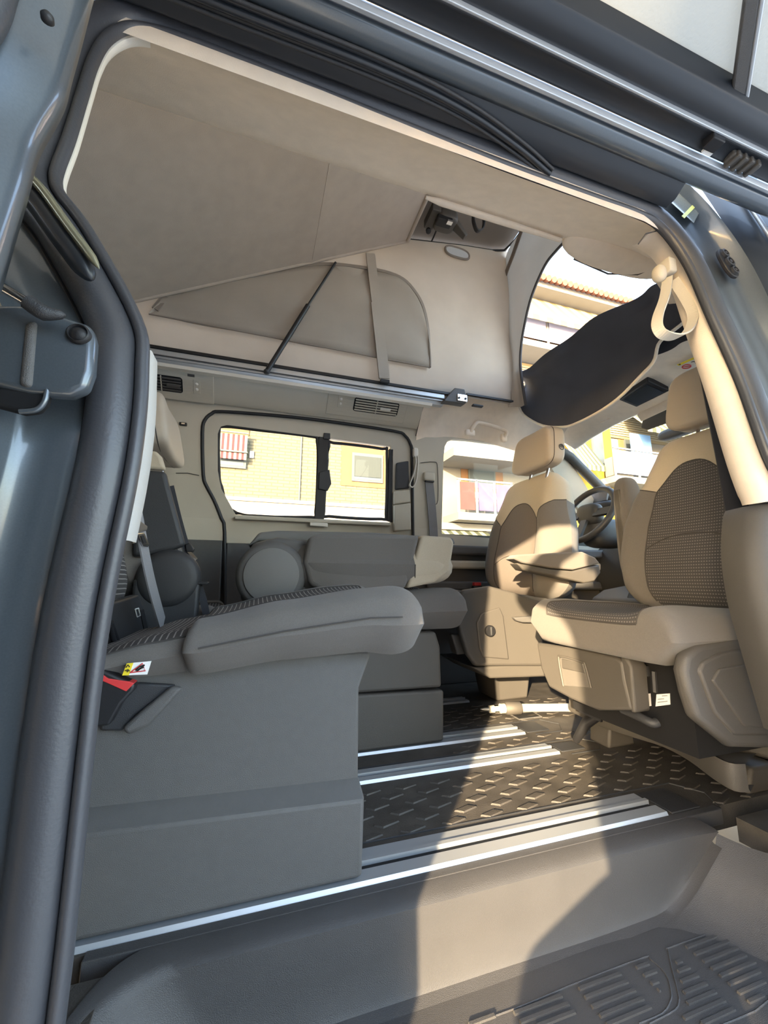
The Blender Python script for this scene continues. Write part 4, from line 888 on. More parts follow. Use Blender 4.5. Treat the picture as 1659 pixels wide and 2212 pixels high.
def cushion(t, prof, nose, rear, b=.60, dish=.012, bol=.016, ins=INS, ins_rows=(0.02, 0.9), fab=FAB, swap=False, p=6.0, nose_drop=0.0, ins_nose=0.0):
    """prof: list of (x, z bottom, z top, half width)"""
    sec = []
    x0, x1 = prof[0][0], prof[-1][0]
    for k in range(5):
        a = math.pi/2*(1-k/5); x, zb, zt, w_ = prof[0]; hgt = (zt-zb)/2
        q = math.cos(a)**.6; sec.append((x - rear*math.sin(a), (zb+zt)/2 - hgt*max(.06, q), (zb+zt)/2 + hgt*max(.06, q), w_ - rear*.5*(1-q)))
    n = 20
    for k in range(n+1):
        x = x0 + (x1-x0)*k/n
        sec.append((x, interp([(q[0], q[1]) for q in prof], x), interp([(q[0], q[2]) for q in prof], x), interp([(q[0], q[3]) for q in prof], x)))
    x, zb, zt, w_ = prof[-1]; hgt = (zt-zb)/2
    for k in range(1, 10):
        a = math.pi/2*k/9; q = max(.05, math.cos(a)**.40); zc = (zb+zt)/2 - nose_drop*math.sin(a)
        sec.append((x + nose*math.sin(a), zc - hgt*q, zc + hgt*q, w_ - nose*.45*(1-math.cos(a))))
    NS, NI, NB = 8, 14, 10
    cols = knots([-1, -b, b, 1], [NS, NI, NS]); nf = len(cols); back = [1-2*(k+1)/NB for k in range(NB-1)]
    allc = [(s, 0) for s in cols] + [(s, 1) for s in back]; nc = len(allc); P, UV = [], []; arcl = 0
    for j, (x, zb, zt, w_) in enumerate(sec):
        zc = (zb+zt)/2; pr, ur = [], []
        if j: arcl += math.hypot(sec[j][0]-sec[j-1][0], sec[j][2]-sec[j-1][2])
        en = min(1, (zt-zb)/(2*hgt+1e-6))
        for (s, bk) in allc:
            ed = (max(0, 1-abs(s)**p))**(1/p*1.6)
            z = zc + (zt-zc)*ed if not bk else zc - (zc-zb)*ed
            if not bk: z += en**2*(bol*math.exp(-((abs(s)-.78)/.16)**2)*ed - dish*max(0, 1-(s/b)**2))
            pr.append(Vector((x, s*w_, z))); ur.append((s*w_, arcl))
        P.append(pr); UV.append(ur)
    nr = len(P); lo, hi = int(ins_rows[0]*(nr-1)), int(ins_rows[1]*(nr-1))
    def part(i, j): return 'insert' if (NS <= i < NS+NI and lo <= j < hi) else ('side' if i < nf-1 else 'under')
    split_surface(t, P, nc, nr, part, dict(insert=ins, side=fab, under=fab), UV, dict(insert='cushion_insert', side='cushion_bolster', under='cushion_underside'))
    obj('cushion_nose', capfan(P[-1]), fab, t, smooth='all'); obj('cushion_rear', capfan(P[0]), fab, t, smooth='all')
    for i in (NS, NS+NI): obj('seam', MB().tube([P[j][i] + Vector((0, 0, .0005)) for j in range(lo, hi+1)], .0020, 6), SEAM, t, smooth=True)
    obj('seam', MB().tube([P[hi][i] for i in range(NS, NS+NI+1)], .0020, 6), SEAM, t, smooth=True)
    return P
def headrest(t, c, dim, lean, posts=(.05, .06), m=LEATH, button=False, zpost=None):
    c = Vector(c)
    def bend(p): return Vector((p.x - .018*math.cos(p.y/dim[1]*1.3) + .018 + .04*(p.z/dim[2])**2*dim[0] - math.tan(lean)*p.z, p.y*(1-.10*(p.z/dim[2])), p.z))
    h = obj('headrest', MB().blob(c, dim, (.32, .42), 36, 20, bend), m, t, smooth='all')
    obj('headrest_seam', MB().tube([c + bend(Vector((dim[0]*.30, dim[1]*math.copysign(abs(math.cos(a))**.4, math.cos(a))*1.0, dim[2]*.985*math.copysign(abs(math.sin(a))**.4, math.sin(a))))) for a in [2*math.pi*k/40 for k in range(40)]], .0016, 6, True), SEAM, h)
    for s in (-1, 1): obj('headrest_post', MB().tube([c + Vector((0.0, s*posts[0], -dim[2]*.7)), c + Vector((math.tan(lean)*(dim[2]+posts[1]), s*posts[0], -dim[2]-posts[1]))], .0062, 10), CHROME, t, smooth=True)
    if button: obj('headrest_button', MB().lathe([(.015, 0), (.015, .006), (.010, .007), (.009, .004), (.001, .005)], c + Vector((-.005, button*dim[1]*.985, -.02)), (0, button, 0), 20), TAUPEP, h, smooth=True)
    return h

MIDG = mat('mid_grey_plastic', (.150, .147, .140), .6, grain=.35, gscale=900)
# ---- A: rear seat nearest the door -----------------------------------------
A = thing('folding_seat', 'grey rear seat nearest the door, its cushion raised on a tall plastic base', 'seat', (0.0, 0.945, 0), 0, 'rear seats on the floor rails')
cushion(A, [(-.085, .362, .452, .235), (.05, .378, .480, .24), (.20, .384, .500, .24), (.255, .376, .503, .238)], .060, .02, ins=STR, ins_rows=(.0, .80), b=.62, dish=.010, bol=.012, nose_drop=.0)
cushion(A, [(-.235, .355, .408, .20), (-.16, .36, .428, .205), (-.09, .365, .440, .205)], .02, .03, ins=STR, ins_rows=(.02, .98), b=.95, dish=.004, bol=.004)
obj('side_seam', MB().tube([(x, -.2425, z) for x, z in ((-.08, .415), (.05, .437), (.2, .455), (.26, .455))], .0013, 6), SEAM, A)
backrest(A, -.325, .43, .60, [(0, .17), (.12, .20), (.3, .21), (.6, .205), (.8, .18), (1, .14)], .13, math.radians(20), ins=STR, cap_c=.80, cap_e=.70, b=.93, bol=.01, seam_t=None)
pk = [(-.50, 0.012), (.208, 0.012), (.208, .13), (.203, .150), (.203, .155)]
lowb = [(-.52, .010), (.205, .010), (.208, .10), (.209, .136), (.200, .150), (-.52, .172)]
obj('base_lower', MB().prism([(-.50, .010), (.206, .010), (.209, .136), (-.50, .162)], -.182, .20, 'y'), GREYP, A, bevel=.008)
obj('base_ledge', MB().hull([Vector(p) for p in ((-.50, -.182, .158), (.209, -.182, .132), (.209, .20, .132), (-.50, .20, .158))], [Vector(p) for p in ((-.50, -.150, .182), (.204, -.150, .158), (.204, .19, .158), (-.50, .19, .182))]), GREYP, A, bevel=.003)
obj('base_upper', MB().prism([(-.50, .170), (.204, .152), (.203, .315), (.225, .372), (.222, .384), (-.12, .374), (-.50, .36)], -.152, .19, 'y'), GREYP, A, bevel=.008)
# recess by the buckle
rc = [PY(x, y, 0.783) for x, y in ((215, 1580), (262, 1580), (292, 1545), (380, 1480), (300, 1475), (215, 1500))]
obj('buckle_recess', relr(A, MB().hull(rc, [p + Vector((0, .01, 0)) for p in rc])), CHAR, A, bevel=.004)
cs_ = [PY(x, y, 0.772) for x, y in ((262, 1575), (275, 1590), (320, 1570), (395, 1487), (370, 1482), (300, 1540))]
obj('recess_lip', relr(A, MB().hull(cs_, [p + Vector((0, .014, 0)) for p in cs_])), GREYP, A, bevel=.006)
# plastic panel between cushion and backrest with printed symbols
pq = [PX(x, y, -.262) for x, y in ((225, 1432), (325, 1350), (300, 1285), (235, 1305))]
obj('rear_panel', relr(A, MB().hull(pq, [p + Vector((-.02, 0, 0)) for p in pq])), CHAR, A, bevel=.004)
sy = [PX(x, y, -.2605) for x, y in ((292, 1316), (299, 1314), (303, 1330), (296, 1333))]
obj('seat_symbol', relr(A, MB().tube(sy + [sy[0]], .0014, 6)), WHITE, A)
sy = [PX(x, y, -.2605) for x, y in ((305, 1372), (309, 1362), (312, 1372), (305, 1372), (307, 1378), (313, 1377))]
obj('warning_symbol', relr(A, MB().tube(sy, .0012, 6)), WHITE, A)
sy = [PX(x, y, -.2600) for x, y in ((303, 1318), (311, 1316), (322, 1368), (314, 1370))]
obj('panel_slot', relr(A, MB().hull(sy, [p + Vector((-.004, 0, 0)) for p in sy])), HOLE, A)
lp = [PX(x, y, -.25) for x, y in ((238, 1352), (246, 1385), (254, 1392), (252, 1380), (240, 1345))]
obj('pull_loop', relr(A, MB().tube(smooth_path(lp, 4), .005, 8)), BLACK, A, smooth=True)

bk = thing('belt_buckle', 'black seat belt buckle with a red button beside the near cushion', 'buckle', tuple(PY(250, 1500, 0.745)), 0, None)
bo = [PY(x, y, 0.742) for x, y in ((196, 1440), (222, 1447), (292, 1478), (288, 1492), (262, 1520), (235, 1568), (205, 1572), (196, 1570))]
obj('housing', rel(bk, MB().hull(bo, [p + Vector((0, .022, 0)) for p in bo])), BLACK, bk, bevel=.004)
rd = [PY(x, y, 0.7405) for x, y in ((196, 1448), (222, 1458), (234, 1466), (280, 1473), (290, 1476), (272, 1494), (232, 1476), (196, 1462))]
obj('release_button', rel(bk, MB().hull(rd, [p + Vector((0, .02, 0)) for p in rd])), RED, bk, bevel=.001)
lbq = [PY(x, y, 0.7325) for x, y in ((264, 1459), (274, 1433), (327, 1428), (318, 1457))]
lab = thing('hand_warning_label', 'white and yellow crush warning label sewn on the near cushion', 'label', tuple(lbq[0]))
obj('paper', rel(lab, MB().hull(lbq, [p + Vector((0, .0012, 0)) for p in lbq])), WHITE, lab)
yq = [lbq[0], lbq[1], lbq[1].lerp(lbq[2], .27), lbq[0].lerp(lbq[3], .27)]; yq = [p + Vector((0, -.0006, 0)) for p in yq]
obj('yellow_end', rel(lab, MB().hull(yq, [p + Vector((0, .001, 0)) for p in yq])), YELLOW, lab)
tr3 = [PY(x, y, .7315) for x, y in ((281, 1453), (308, 1433), (314, 1449))]; obj('red_triangle', rel(lab, MB().tube(tr3 + [tr3[0]], .0009, 6)), RED, lab)
for q in (((293, 1448), (300, 1441), (308, 1438)), ((296, 1450), (303, 1444), (311, 1441)), ((300, 1446), (306, 1443), (312, 1436))): obj('hand_symbol', rel(lab, MB().tube([PY(x, y, .7315) for x, y in q], .0012, 6)), INK, lab)
for q in (((272, 1442), (277, 1436), (280, 1441)), ((270, 1449), (275, 1447), (275, 1452)), ((276, 1446), (280, 1450))): obj('yellow_end_mark', rel(lab, MB().tube([PY(x, y, .731) for x, y in q], .0008, 6)), INK, lab)
# seat belts
def ribbon(name, label, pts, m, hw_, up, parts=()):
    t = thing(name, label, 'seat belt', tuple(pts[0])); obj('webbing', rel(t, MB().tube(smooth_path(pts, 4), .5, flat=(hw_, .0014), up=up)), m, t, smooth=False); return t
b1 = ribbon('seat_belt', 'grey seat belt with a tongue in front of the near striped backrest', [PX(x, y, -.20) for x, y in ((288, 1060), (297, 1110), (305, 1150), (318, 1220), (332, 1280), (352, 1350))], BELT, .020, (0, 1, 0))
tg = [PX(x, y, -.197) for x, y in ((284, 1128), (305, 1125), (320, 1136), (318, 1147), (300, 1152), (285, 1148))]
obj('tongue_grip', rel(b1, MB().hull(tg, [p + Vector((-.008, 0, 0)) for p in tg])), TAUPEP, b1, bevel=.003)
tg = [PX(x, y, -.195) for x, y in ((297, 1153), (312, 1150), (323, 1176), (320, 1182), (310, 1180))]
tn = obj('tongue', rel(b1, MB().hull(tg, [p + Vector((-.003, 0, 0)) for p in tg])), CHROME, b1, bevel=.001)
tg = [PX(x, y, -.194) for x, y in ((305, 1158), (311, 1156), (317, 1172), (311, 1174))]
obj('tongue_slot', rel(b1, MB().hull(tg, [p + Vector((-.001, 0, 0)) for p in tg])), HOLE, tn)
b2 = ribbon('seat_belt', 'black seat belt running down the rear headrest seat', [PY(x, y, 1.335) for x, y in ((368, 1050), (385, 1120), (402, 1180), (412, 1205), (425, 1250), (440, 1300), (446, 1330))], BELTDK, .010, (1, 0, 0))
tg = [PY(x, y, 1.33) for x, y in ((404, 1192), (412, 1190), (427, 1207), (421, 1212))]; obj('tongue', rel(b2, MB().hull(tg, [p + Vector((0, .01, 0)) for p in tg])), CHROME, b2)
kn = [PY(x, y, 1.325) for x, y in ((399, 1176), (410, 1172), (420, 1186), (417, 1192), (402, 1192))]; obj('tongue_grip', rel(b2, MB().hull(kn, [p + Vector((0, .015, 0)) for p in kn])), BLACK, b2, bevel=.003)
b3 = ribbon('seat_belt', 'dark navy seat belt across the passenger seat behind the pillar', [Vector((1.00, .60, 1.06)), PY(1534, 800, .595), PY(1560, 930, .60), PY(1585, 1060, .605), PY(1610, 1200, .61), PY(1640, 1310, .60)], BELTDK, .024, (.9, -.45, 0))

# ---- C: rear seat with headrest ------------------------------------------------
C_ = thing('folding_seat', 'rear seat with an upright backrest and a beige headrest behind the folded seat', 'seat', (-0.30, 1.56, 0), 0, 'rear seats on the floor rails')
backrest(C_, -.03, .46, .50, [(0, .19), (.15, .235), (.5, .235), (.8, .205), (1, .15)], .15, math.radians(17), ins=STR, cap_c=.82, cap_e=.72, cap_o=.72, b=.62, bol=.03, seam_t=None, fab=FAB)
sp_ = [PY(x, y, 1.305) for x, y in ((285, 1012), (357, 1017), (365, 1050), (400, 1178), (375, 1187), (320, 1200), (285, 1203))]
obj('shaded_side', relr(C_, MB().hull(sp_, [p + Vector((0, .03, 0)) for p in sp_])), CHAR, C_, bevel=.012, seg=4)  # charcoal colour stands in for shade on the backrest's near side
sp_ = [PY(x, y, 1.308) for x, y in ((288, 975), (335, 972), (348, 985), (357, 1014), (285, 1009))]
obj('side_cap', relr(C_, MB().hull(sp_, [p + Vector((0, .03, 0)) for p in sp_])), FABB, C_, bevel=.010, seg=4)
cc = PY(362, 1250, 1.29); obj('recliner_cover', relr(C_, MB().lathe([(.085, 0), (.085, .02), (.075, .032), (.06, .036), (.001, .036)], cc + Vector((0, .036, 0)), (0, -1, 0), 32)), CHAR, C_, smooth=True)
obj('recliner_leg', relr(C_, MB().prism([(cc.x-.09, .36), (cc.x+.085, .36), (cc.x+.085, cc.z), (cc.x-.09, cc.z)], 1.30, 1.33, 'y')), CHAR, C_, bevel=.01)
lv = [PY(x, y, 1.30) for x, y in ((402, 1266), (415, 1262), (448, 1264), (452, 1258), (448, 1256), (415, 1258))]; obj('release_lever', relr(C_, MB().hull(lv, [p + Vector((0, .02, 0)) for p in lv])), BLACK, C_, bevel=.003)
cushion(C_, [(.02, .33, .41, .22), (.10, .34, .43, .22), (.16, .34, .43, .22)], .03, .02, ins=STR)
obj('base', MB().prism([(-.25, .010), (.13, .010), (.13, .335), (-.25, .33)], -.17, .17, 'y'), CHAR, C_, bevel=.01)
headrest(C_, Vector((-0.075, -.02, 1.05)), (.06, .165, .105), math.radians(12), (.06, .06))

# ---- B: folded rear seat ----------------------------------------------------------
B = thing('folding_seat', 'rear seat with its backrest folded flat onto the cushion, beige end forward', 'seat', (0.40, 1.49, 0), 0, 'rear seats on the floor rails')
cushion(B, [(-.28, .345, .45, .235), (0, .35, .47, .24), (.20, .352, .486, .24), (.25, .352, .486, .24)], .065, .03, ins=STR, ins_rows=(0, .8))
P_ = backrest(B, -.31, .575, .60, [(0, .20), (.12, .235), (.5, .238), (.85, .235), (1, .21)], .155, math.radians(-90), ins=STR, b=.62, cap_c=.80, cap_e=.74, cap_o=.70, bol=.02, seam_t=None)
# near flank of the folded backrest, grey then beige
fl1 = [PY(x, y, 1.262) for x, y in ((668, 1160), (690, 1153), (908, 1156), (893, 1215), (877, 1272), (700, 1280), (668, 1262), (655, 1215))]
obj('folded_flank', relr(B, MB().hull(fl1, [p + Vector((0, .05, 0)) for p in fl1])), FAB, B, bevel=.014, seg=4)
fl2 = [PY(x, y, 1.264) for x, y in ((911, 1156), (975, 1160), (982, 1172), (972, 1235), (940, 1258), (880, 1271), (895, 1215))]
obj('folded_flank_cap', relr(B, MB().hull(fl2, [p + Vector((0, .05, 0)) for p in fl2])), FABB, B, bevel=.010, seg=4)
bp2 = [PY(x, y, 1.40) for x, y in ((535, 1180), (560, 1150), (600, 1146), (800, 1150), (980, 1162), (985, 1175), (700, 1172), (560, 1168))]
obj('back_shell', relr(B, MB().hull(bp2, [p + Vector((0, .28, .012)) for p in bp2])), MIDG, B, bevel=.008)
cc = PY(587, 1242, 1.27)
rcv = obj('recliner_cover', relr(B, MB().lathe([(.105, 0), (.105, .012), (.094, .026), (.082, .028), (.001, .028)], cc + Vector((0, .03, 0)), (0, -1, 0), 40)), GREYP, B, smooth=True)
obj('recliner_cap', relr(B, MB().lathe([(.084, 0), (.082, .010), (.07, .014), (.001, .016)], cc + Vector((0, .006, 0)), (0, -1, 0), 40)), MIDG, rcv, smooth=True)
hb3 = [PY(x, y, 1.31) for x, y in ((520, 1300), (520, 1215), (548, 1172), (600, 1160), (668, 1168), (668, 1300))]
obj('hinge_housing', relr(B, MB().hull(hb3, [p + Vector((0, .05, 0)) for p in hb3])), GREYP, B, bevel=.012)
obj('base_lower', MB().prism([(-.34, .010), (.208, .010), (.212, .165), (-.34, .18)], -.225, .19, 'y'), TAUPEP, B, bevel=.008)
obj('base_upper', MB().prism([(-.34, .178), (.208, .172), (.206, .30), (.19, .352), (-.34, .352)], -.218, .18, 'y'), TAUPEP, B, bevel=.010)

# ---- E: passenger seat turned to face the back -----------------------------------------
Eo = (1.05, 0.868, 0)
E_ = thing('passenger_seat', 'front passenger seat swivelled to face the rear, with an empty base opening', 'seat', Eo, math.pi)
cushion(E_, [(-.23, .345, .435, .225), (0, .345, .447, .238), (.14, .338, .452, .238), (.185, .338, .450, .236)], .030, .02, ins=INS, ins_rows=(.0, .98), b=.66, p=8, dish=.008, bol=.018)
SH = [(0, .215), (.12, .25), (.3, .262), (.45, .255), (.6, .222), (.75, .178), (.9, .145), (1, .12)]
backrest(E_, -.245, .42, .60, SH, .15, math.radians(9), ins=INS, cap_c=.80, cap_e=.66, cap_o=.70, b=.54, bol=.045, seam_t=.43)
headrest(E_, (-.335, 0.05, 1.125), (.055, .125, .105), math.radians(8), (.06, .05))
aE = relp(E_, PX(1362, 1143, 1.345)); obj('armrest', MB().blob(aE, (.05, .034, .20), (.6, .5), 24, 16), FAB, E_, smooth='all')
obj('armrest_strip', MB().box(aE.x+.042, aE.x+.052, aE.y-.012, aE.y+.012, aE.z-.14, aE.z+.15), TAUPEP, E_, bevel=.004)
fp_ = [PX(x, y, .865) for x, y in ((1158, 1388), (1250, 1402), (1330, 1420), (1345, 1430), (1350, 1470), (1366, 1535), (1290, 1535), (1235, 1512), (1185, 1485), (1168, 1445))]
obj('front_panel', relr(E_, MB().hull(fp_, [p + Vector((.02, 0, 0)) for p in fp_])), TAUPEP, E_, bevel=.008)
fe = [PX(x, y, .868) for x, y in ((1338, 1418), (1352, 1420), (1364, 1440), (1372, 1540), (1362, 1540), (1348, 1470))]
obj('panel_edge', relr(E_, MB().hull(fe, [p + Vector((.05, 0, 0)) for p in fe])), TAUPEP, E_, bevel=.006)
hr_ = [PX(x, y, .8638) for x, y in ((1208, 1424), (1214, 1418), (1258, 1430), (1266, 1440), (1278, 1486), (1218, 1482))]
obj('handle_recess', relr(E_, MB().hull(hr_, [p + Vector((.006, 0, 0)) for p in hr_])), mat('taupe_recess', (.12, .11, .10), .6), E_, bevel=.002)
obj('handle_rim', relr(E_, MB().tube(smooth_path([p + Vector((-.002, 0, 0)) for p in (hr_[5], hr_[0], hr_[1], hr_[2], hr_[3], hr_[4])], 4), .003, 8)), TAUPEP, E_, smooth=True)
hd = [PX(x, y, .861) for x, y in ((1212, 1422), (1258, 1433), (1264, 1455), (1214, 1444))]
obj('handle', relr(E_, MB().hull(hd, [p + Vector((.006, 0, 0)) for p in hd])), TAUPEP, E_, bevel=.003)
so = [PY(x, y, .628) for x, y in ((1479, 1450), (1486, 1415), (1510, 1395), (1640, 1368), (1720, 1360), (1720, 1620), (1585, 1617), (1545, 1585), (1508, 1555), (1490, 1500))]
obj('side_shield', relr(E_, MB().hull(so, [p + Vector((0, .03, 0)) for p in so])), TAUPEP, E_, bevel=.012, seg=4)
si = [PY(x, y, .622) for x, y in ((1512, 1450), (1520, 1430), (1560, 1410), (1720, 1385), (1720, 1590), (1590, 1590), (1545, 1540)) ]
obj('shield_panel', relr(E_, MB().hull(si, [p + Vector((0, .012, 0)) for p in si])), TAUPEP, E_, bevel=.010, seg=4)
si = [PY(x, y, .6175) for x, y in ((1540, 1470), (1556, 1445), (1720, 1415), (1720, 1580), (1610, 1570)) ]
obj('shield_inset', relr(E_, MB().hull(si, [p + Vector((0, .008, 0)) for p in si])), TAUPEP, E_, bevel=.006, seg=4)
bkx = [Vector(p) for p in ((.905, .665, .13), (.905, .90, .13), (.905, .90, .345), (.905, .665, .345))]
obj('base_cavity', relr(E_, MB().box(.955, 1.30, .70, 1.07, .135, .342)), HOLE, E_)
for k, (a, b_, w_) in enumerate((((1378, 1440), (1383, 1530), .008), ((1412, 1450), (1415, 1495), .010), ((1395, 1438), (1397, 1460), .012))):
    obj('base_rib', relr(E_, MB().tube([PX(*a, .945), PX(*b_, .945)], w_*.6, 6)), CHAR, E_)
for nm, q in (('code_label', ((1383, 1500), (1404, 1498), (1406, 1525), (1386, 1528))), ('data_label', ((1418, 1500), (1446, 1498), (1447, 1522), (1416, 1526)))):
    pq = [PX(x, y, .951) for x, y in q]; lb_ = obj(nm, relr(E_, MB().hull(pq, [p + Vector((.002, 0, 0)) for p in pq])), WHITE, E_)
    for r in range(3):
        a = pq[0].lerp(pq[3], .18+.25*r).lerp(pq[1].lerp(pq[2], .18+.25*r), .15 if r else .45); b_ = pq[0].lerp(pq[3], .18+.25*r).lerp(pq[1].lerp(pq[2], .18+.25*r), .85-.25*(r % 2))
        obj('print_line', relr(E_, MB().tube([a + Vector((-.0004, 0, 0)), b_ + Vector((-.0004, 0, 0))], .0007, 5)), GREYP, lb_)
obj('swivel_base', relr(E_, MB().prism([(1.14, 1.15), (1.17, 1.09), (1.265, .905), (1.31, .80), (1.34, .735), (1.38, .69), (1.62, .69), (1.62, 1.15)], .055, .12, 'z')), TAUPEP, E_, bevel=.014, seg=4)
bt_ = smooth_path([PZ(x, y, .125) for x, y in ((1228, 1500), (1290, 1527), (1360, 1548), (1425, 1566), (1480, 1592), (1530, 1625), (1575, 1648), (1610, 1650))], 3)
obj('front_beam', relr(E_, MB().sheet([[p + Vector((.006, .003, 0)), p, Vector((p.x, p.y, .118)), Vector((p.x, p.y, .075)), Vector((p.x+.004, p.y, .068)), Vector((p.x+.05, p.y+.02, .068))] for p in bt_])), TAUPEP, E_, smooth=True)
obj('beam_top', relr(E_, MB().sheet([[p, p + Vector((.09, .03, 0))] for p in bt_])), TAUPEP, E_)
obj('foot', relr(E_, MB().prism([(1.19, 0), (1.32, 0), (1.31, .06), (1.215, .06)], .76, .84, 'y')), TAUPEP, E_, bevel=.008)
obj('foot', relr(E_, MB().prism([(1.09, 0), (1.20, 0), (1.19, .06), (1.10, .06)], 1.08, 1.16, 'y')), TAUPEP, E_, bevel=.008)
obj('swivel_lever', relr(E_, MB().tube(smooth_path([PX(1345, 1533, .89), PX(1380, 1548, .885), PX(1408, 1562, .89), PX(1420, 1560, .90)], 4), .010, 10)), CHAR, E_, smooth=True)
obj('pedal_lever', relr(E_, MB().tube([PX(1305, 1540, .98), PX(1268, 1560, .97), PX(1245, 1598, .985)], [.010, .016, .012], 8)), BLACK, E_, smooth=True)
obj('pedal_bracket', relr(E_, MB().tube([PX(1252, 1530, .96), PX(1300, 1552, .97)], .5, flat=(.010, .004), up=(0, 0, 1))), BLACK, E_)
hx = [PY(x, y, .66) for x, y in ((1618, 1318), (1640, 1312), (1668, 1312), (1668, 1345), (1640, 1360), (1622, 1350))]
obj('belt_anchor', relr(E_, MB().hull(hx, [p + Vector((0, .02, 0)) for p in hx])), CHAR, E_, bevel=.005)

# ---- D: driver seat turned to face the back ----------------------------------------------
D_ = thing('driver_seat', 'driver seat swivelled to face the rear, with a lowered armrest and headrest', 'seat', (1.02, 1.61, 0), math.pi)
cushion(D_, [(-.16, .34, .445, .22), (.0, .34, .462, .235), (.16, .34, .475, .235), (.22, .34, .475, .232)], .05, .02, ins=INS, b=.56)
SD = [(0, .215), (.12, .255), (.3, .262), (.5, .25), (.7, .215), (.88, .19), (1, .16)]
backrest(D_, -.205, .44, .60, SD, .19, math.radians(9), ins=mat('brown_grey_insert', (.150, .128, .112), .97, grain=.5, gscale=900, var=.08, vscale=400), cap_c=.74, cap_e=.58, cap_o=.74, b=.58, bol=.04, seam_t=.36)
hD = relp(D_, PX(1166, 976, 1.275)); headrest(D_, hD, (.055, .135, .10), math.radians(10), (.062, .05), button=1)
# armrest on the side nearest the camera (local +y after the half turn)
ar = [PY(x, y, 1.36) for x, y in ((1089, 1208), (1100, 1200), (1160, 1197), (1235, 1194), (1262, 1206), (1272, 1218), (1215, 1232), (1170, 1228), (1108, 1217))]
obj('armrest_pad', relr(D_, MB().hull(ar, [p + Vector((0, -.06, 0)) for p in ar])), FAB, D_, bevel=.006)
ar = [PY(x, y, 1.36) for x, y in ((1098, 1217), (1108, 1219), (1170, 1230), (1215, 1234), (1272, 1220), (1276, 1238), (1262, 1256), (1240, 1260), (1180, 1246), (1112, 1232))]
obj('armrest_body', relr(D_, MB().hull(ar, [p + Vector((0, -.055, 0)) for p in ar])), TAUPEP, D_, bevel=.008)
sh = [PY(x, y, 1.365) for x, y in ((985, 1310), (1000, 1275), (1060, 1266), (1120, 1282), (1175, 1300), (1175, 1440), (1028, 1440), (1010, 1415), (996, 1370))]
obj('side_shield', relr(D_, MB().hull(sh, [p + Vector((0, .03, 0)) for p in sh])), TAUPEP, D_, bevel=.012, seg=4)
s2 = [PY(x, y, 1.358) for x, y in ((1030, 1345), (1040, 1325), (1080, 1312), (1088, 1330), (1100, 1425), (1045, 1420), (1036, 1400))]
obj('shield_inset', relr(D_, MB().hull(s2, [p + Vector((0, .010, 0)) for p in s2])), TAUPEP, D_, bevel=.006, seg=4)
c = PY(1059, 1363, 1.352); obj('lumbar_knob', relr(D_, MB().lathe([(.021, 0), (.021, .010), (.018, .014), (.001, .014)], c + Vector((0, .008, 0)), (0, -1, 0), 24)), BLACK, D_, smooth=True)
obj('knob_grip', relr(D_, MB().box(c.x-.004, c.x+.004, c.y-.012, c.y-.002, c.z-.016, c.z+.016)), CHAR, D_, bevel=.002)
lv = [PY(x, y, 1.345) for x, y in ((1110, 1334), (1150, 1331), (1175, 1334), (1175, 1346), (1130, 1345), (1116, 1341))]
obj('height_lever', relr(D_, MB().hull(lv, [p + Vector((0, .02, 0)) for p in lv])), GREYP, D_, bevel=.004)
lw_ = [PY(x, y, 1.375) for x, y in ((1022, 1442), (1180, 1432), (1185, 1462), (1060, 1466))]
obj('base_frame', relr(D_, MB().hull(lw_, [p + Vector((0, .30, 0)) for p in lw_])), TAUPEP, D_, bevel=.008)
ft = [PY(x, y, 1.50) for x, y in ((1066, 1462), (1122, 1462), (1122, 1490), (1078, 1494))]
f0 = PZ(1100, 1495, 0.0)
obj('foot', relr(D_, MB().hull([Vector((1.04, 1.62, .001)), Vector((1.20, 1.62, .001)), Vector((1.20, 1.78, .001)), Vector((1.04, 1.78, .001))], [Vector((1.02, 1.60, .13)), Vector((1.21, 1.60, .13)), Vector((1.21, 1.79, .13)), Vector((1.02, 1.79, .13))])), TAUPEP, D_, bevel=.01)
g2 = [PY(x, y, 1.42) for x, y in ((975, 1370), (1003, 1372), (1012, 1412), (988, 1415))]
obj('seat_bracket', relr(D_, MB().hull(g2, [p + Vector((0, .05, 0)) for p in g2])), TAUPEP, D_, bevel=.006)
db_ = thing('belt_buckle', 'red belt buckle button beyond the driver seat cushion', 'buckle', tuple(PY(1030, 1262, 1.88))); obj('button', MB().box(-.02, .02, -.012, .012, -.008, .010), RED, db_, bevel=.003); obj('housing', MB().box(-.025, .025, -.015, .015, -.08, -.008), BLACK, db_, bevel=.004)

POLE = mat('pole_grey_white', (.42, .41, .37), .4)
# telescopic pole lying on the floor ------------------------------------------------------
z_ = .028
pp = [PZ(x, y, z_) for x, y in ((1038, 1532), (1056, 1532), (1057, 1532), (1090, 1530), (1091, 1530), (1125, 1529), (1126, 1529), (1245, 1528))]
pl = thing('telescopic_pole', 'white telescopic pole with a spiked tip lying on the floor mat', 'pole', tuple(pp[0]))
obj('spike', rel(pl, MB().tube([pp[0], pp[0].lerp(pp[1], .5), pp[1]], [.0015, .006, .008], 12)), ALU, pl, smooth=True)
obj('tip_joint', rel(pl, MB().tube([pp[2], pp[2].lerp(pp[3], .3), pp[2].lerp(pp[3], .35), pp[2].lerp(pp[3], .7), pp[2].lerp(pp[3], .72), pp[3]], [.014, .014, .010, .010, .018, .018], 14)), POLE, pl, smooth=True)
obj('clamp_grip', rel(pl, MB().tube([pp[4], pp[4].lerp(pp[5], .08), pp[4].lerp(pp[5], .92), pp[5]], [.020, .024, .024, .020], 16)), TAUPEP, pl, smooth=True)
obj('tube', rel(pl, MB().tube([pp[6], pp[7]], .015, 16)), POLE, pl, smooth=True)
fr_ = [PZ(x, y, .002) for x, y in ((1100, 1543), (1122, 1555), (1170, 1549), (1150, 1538))]
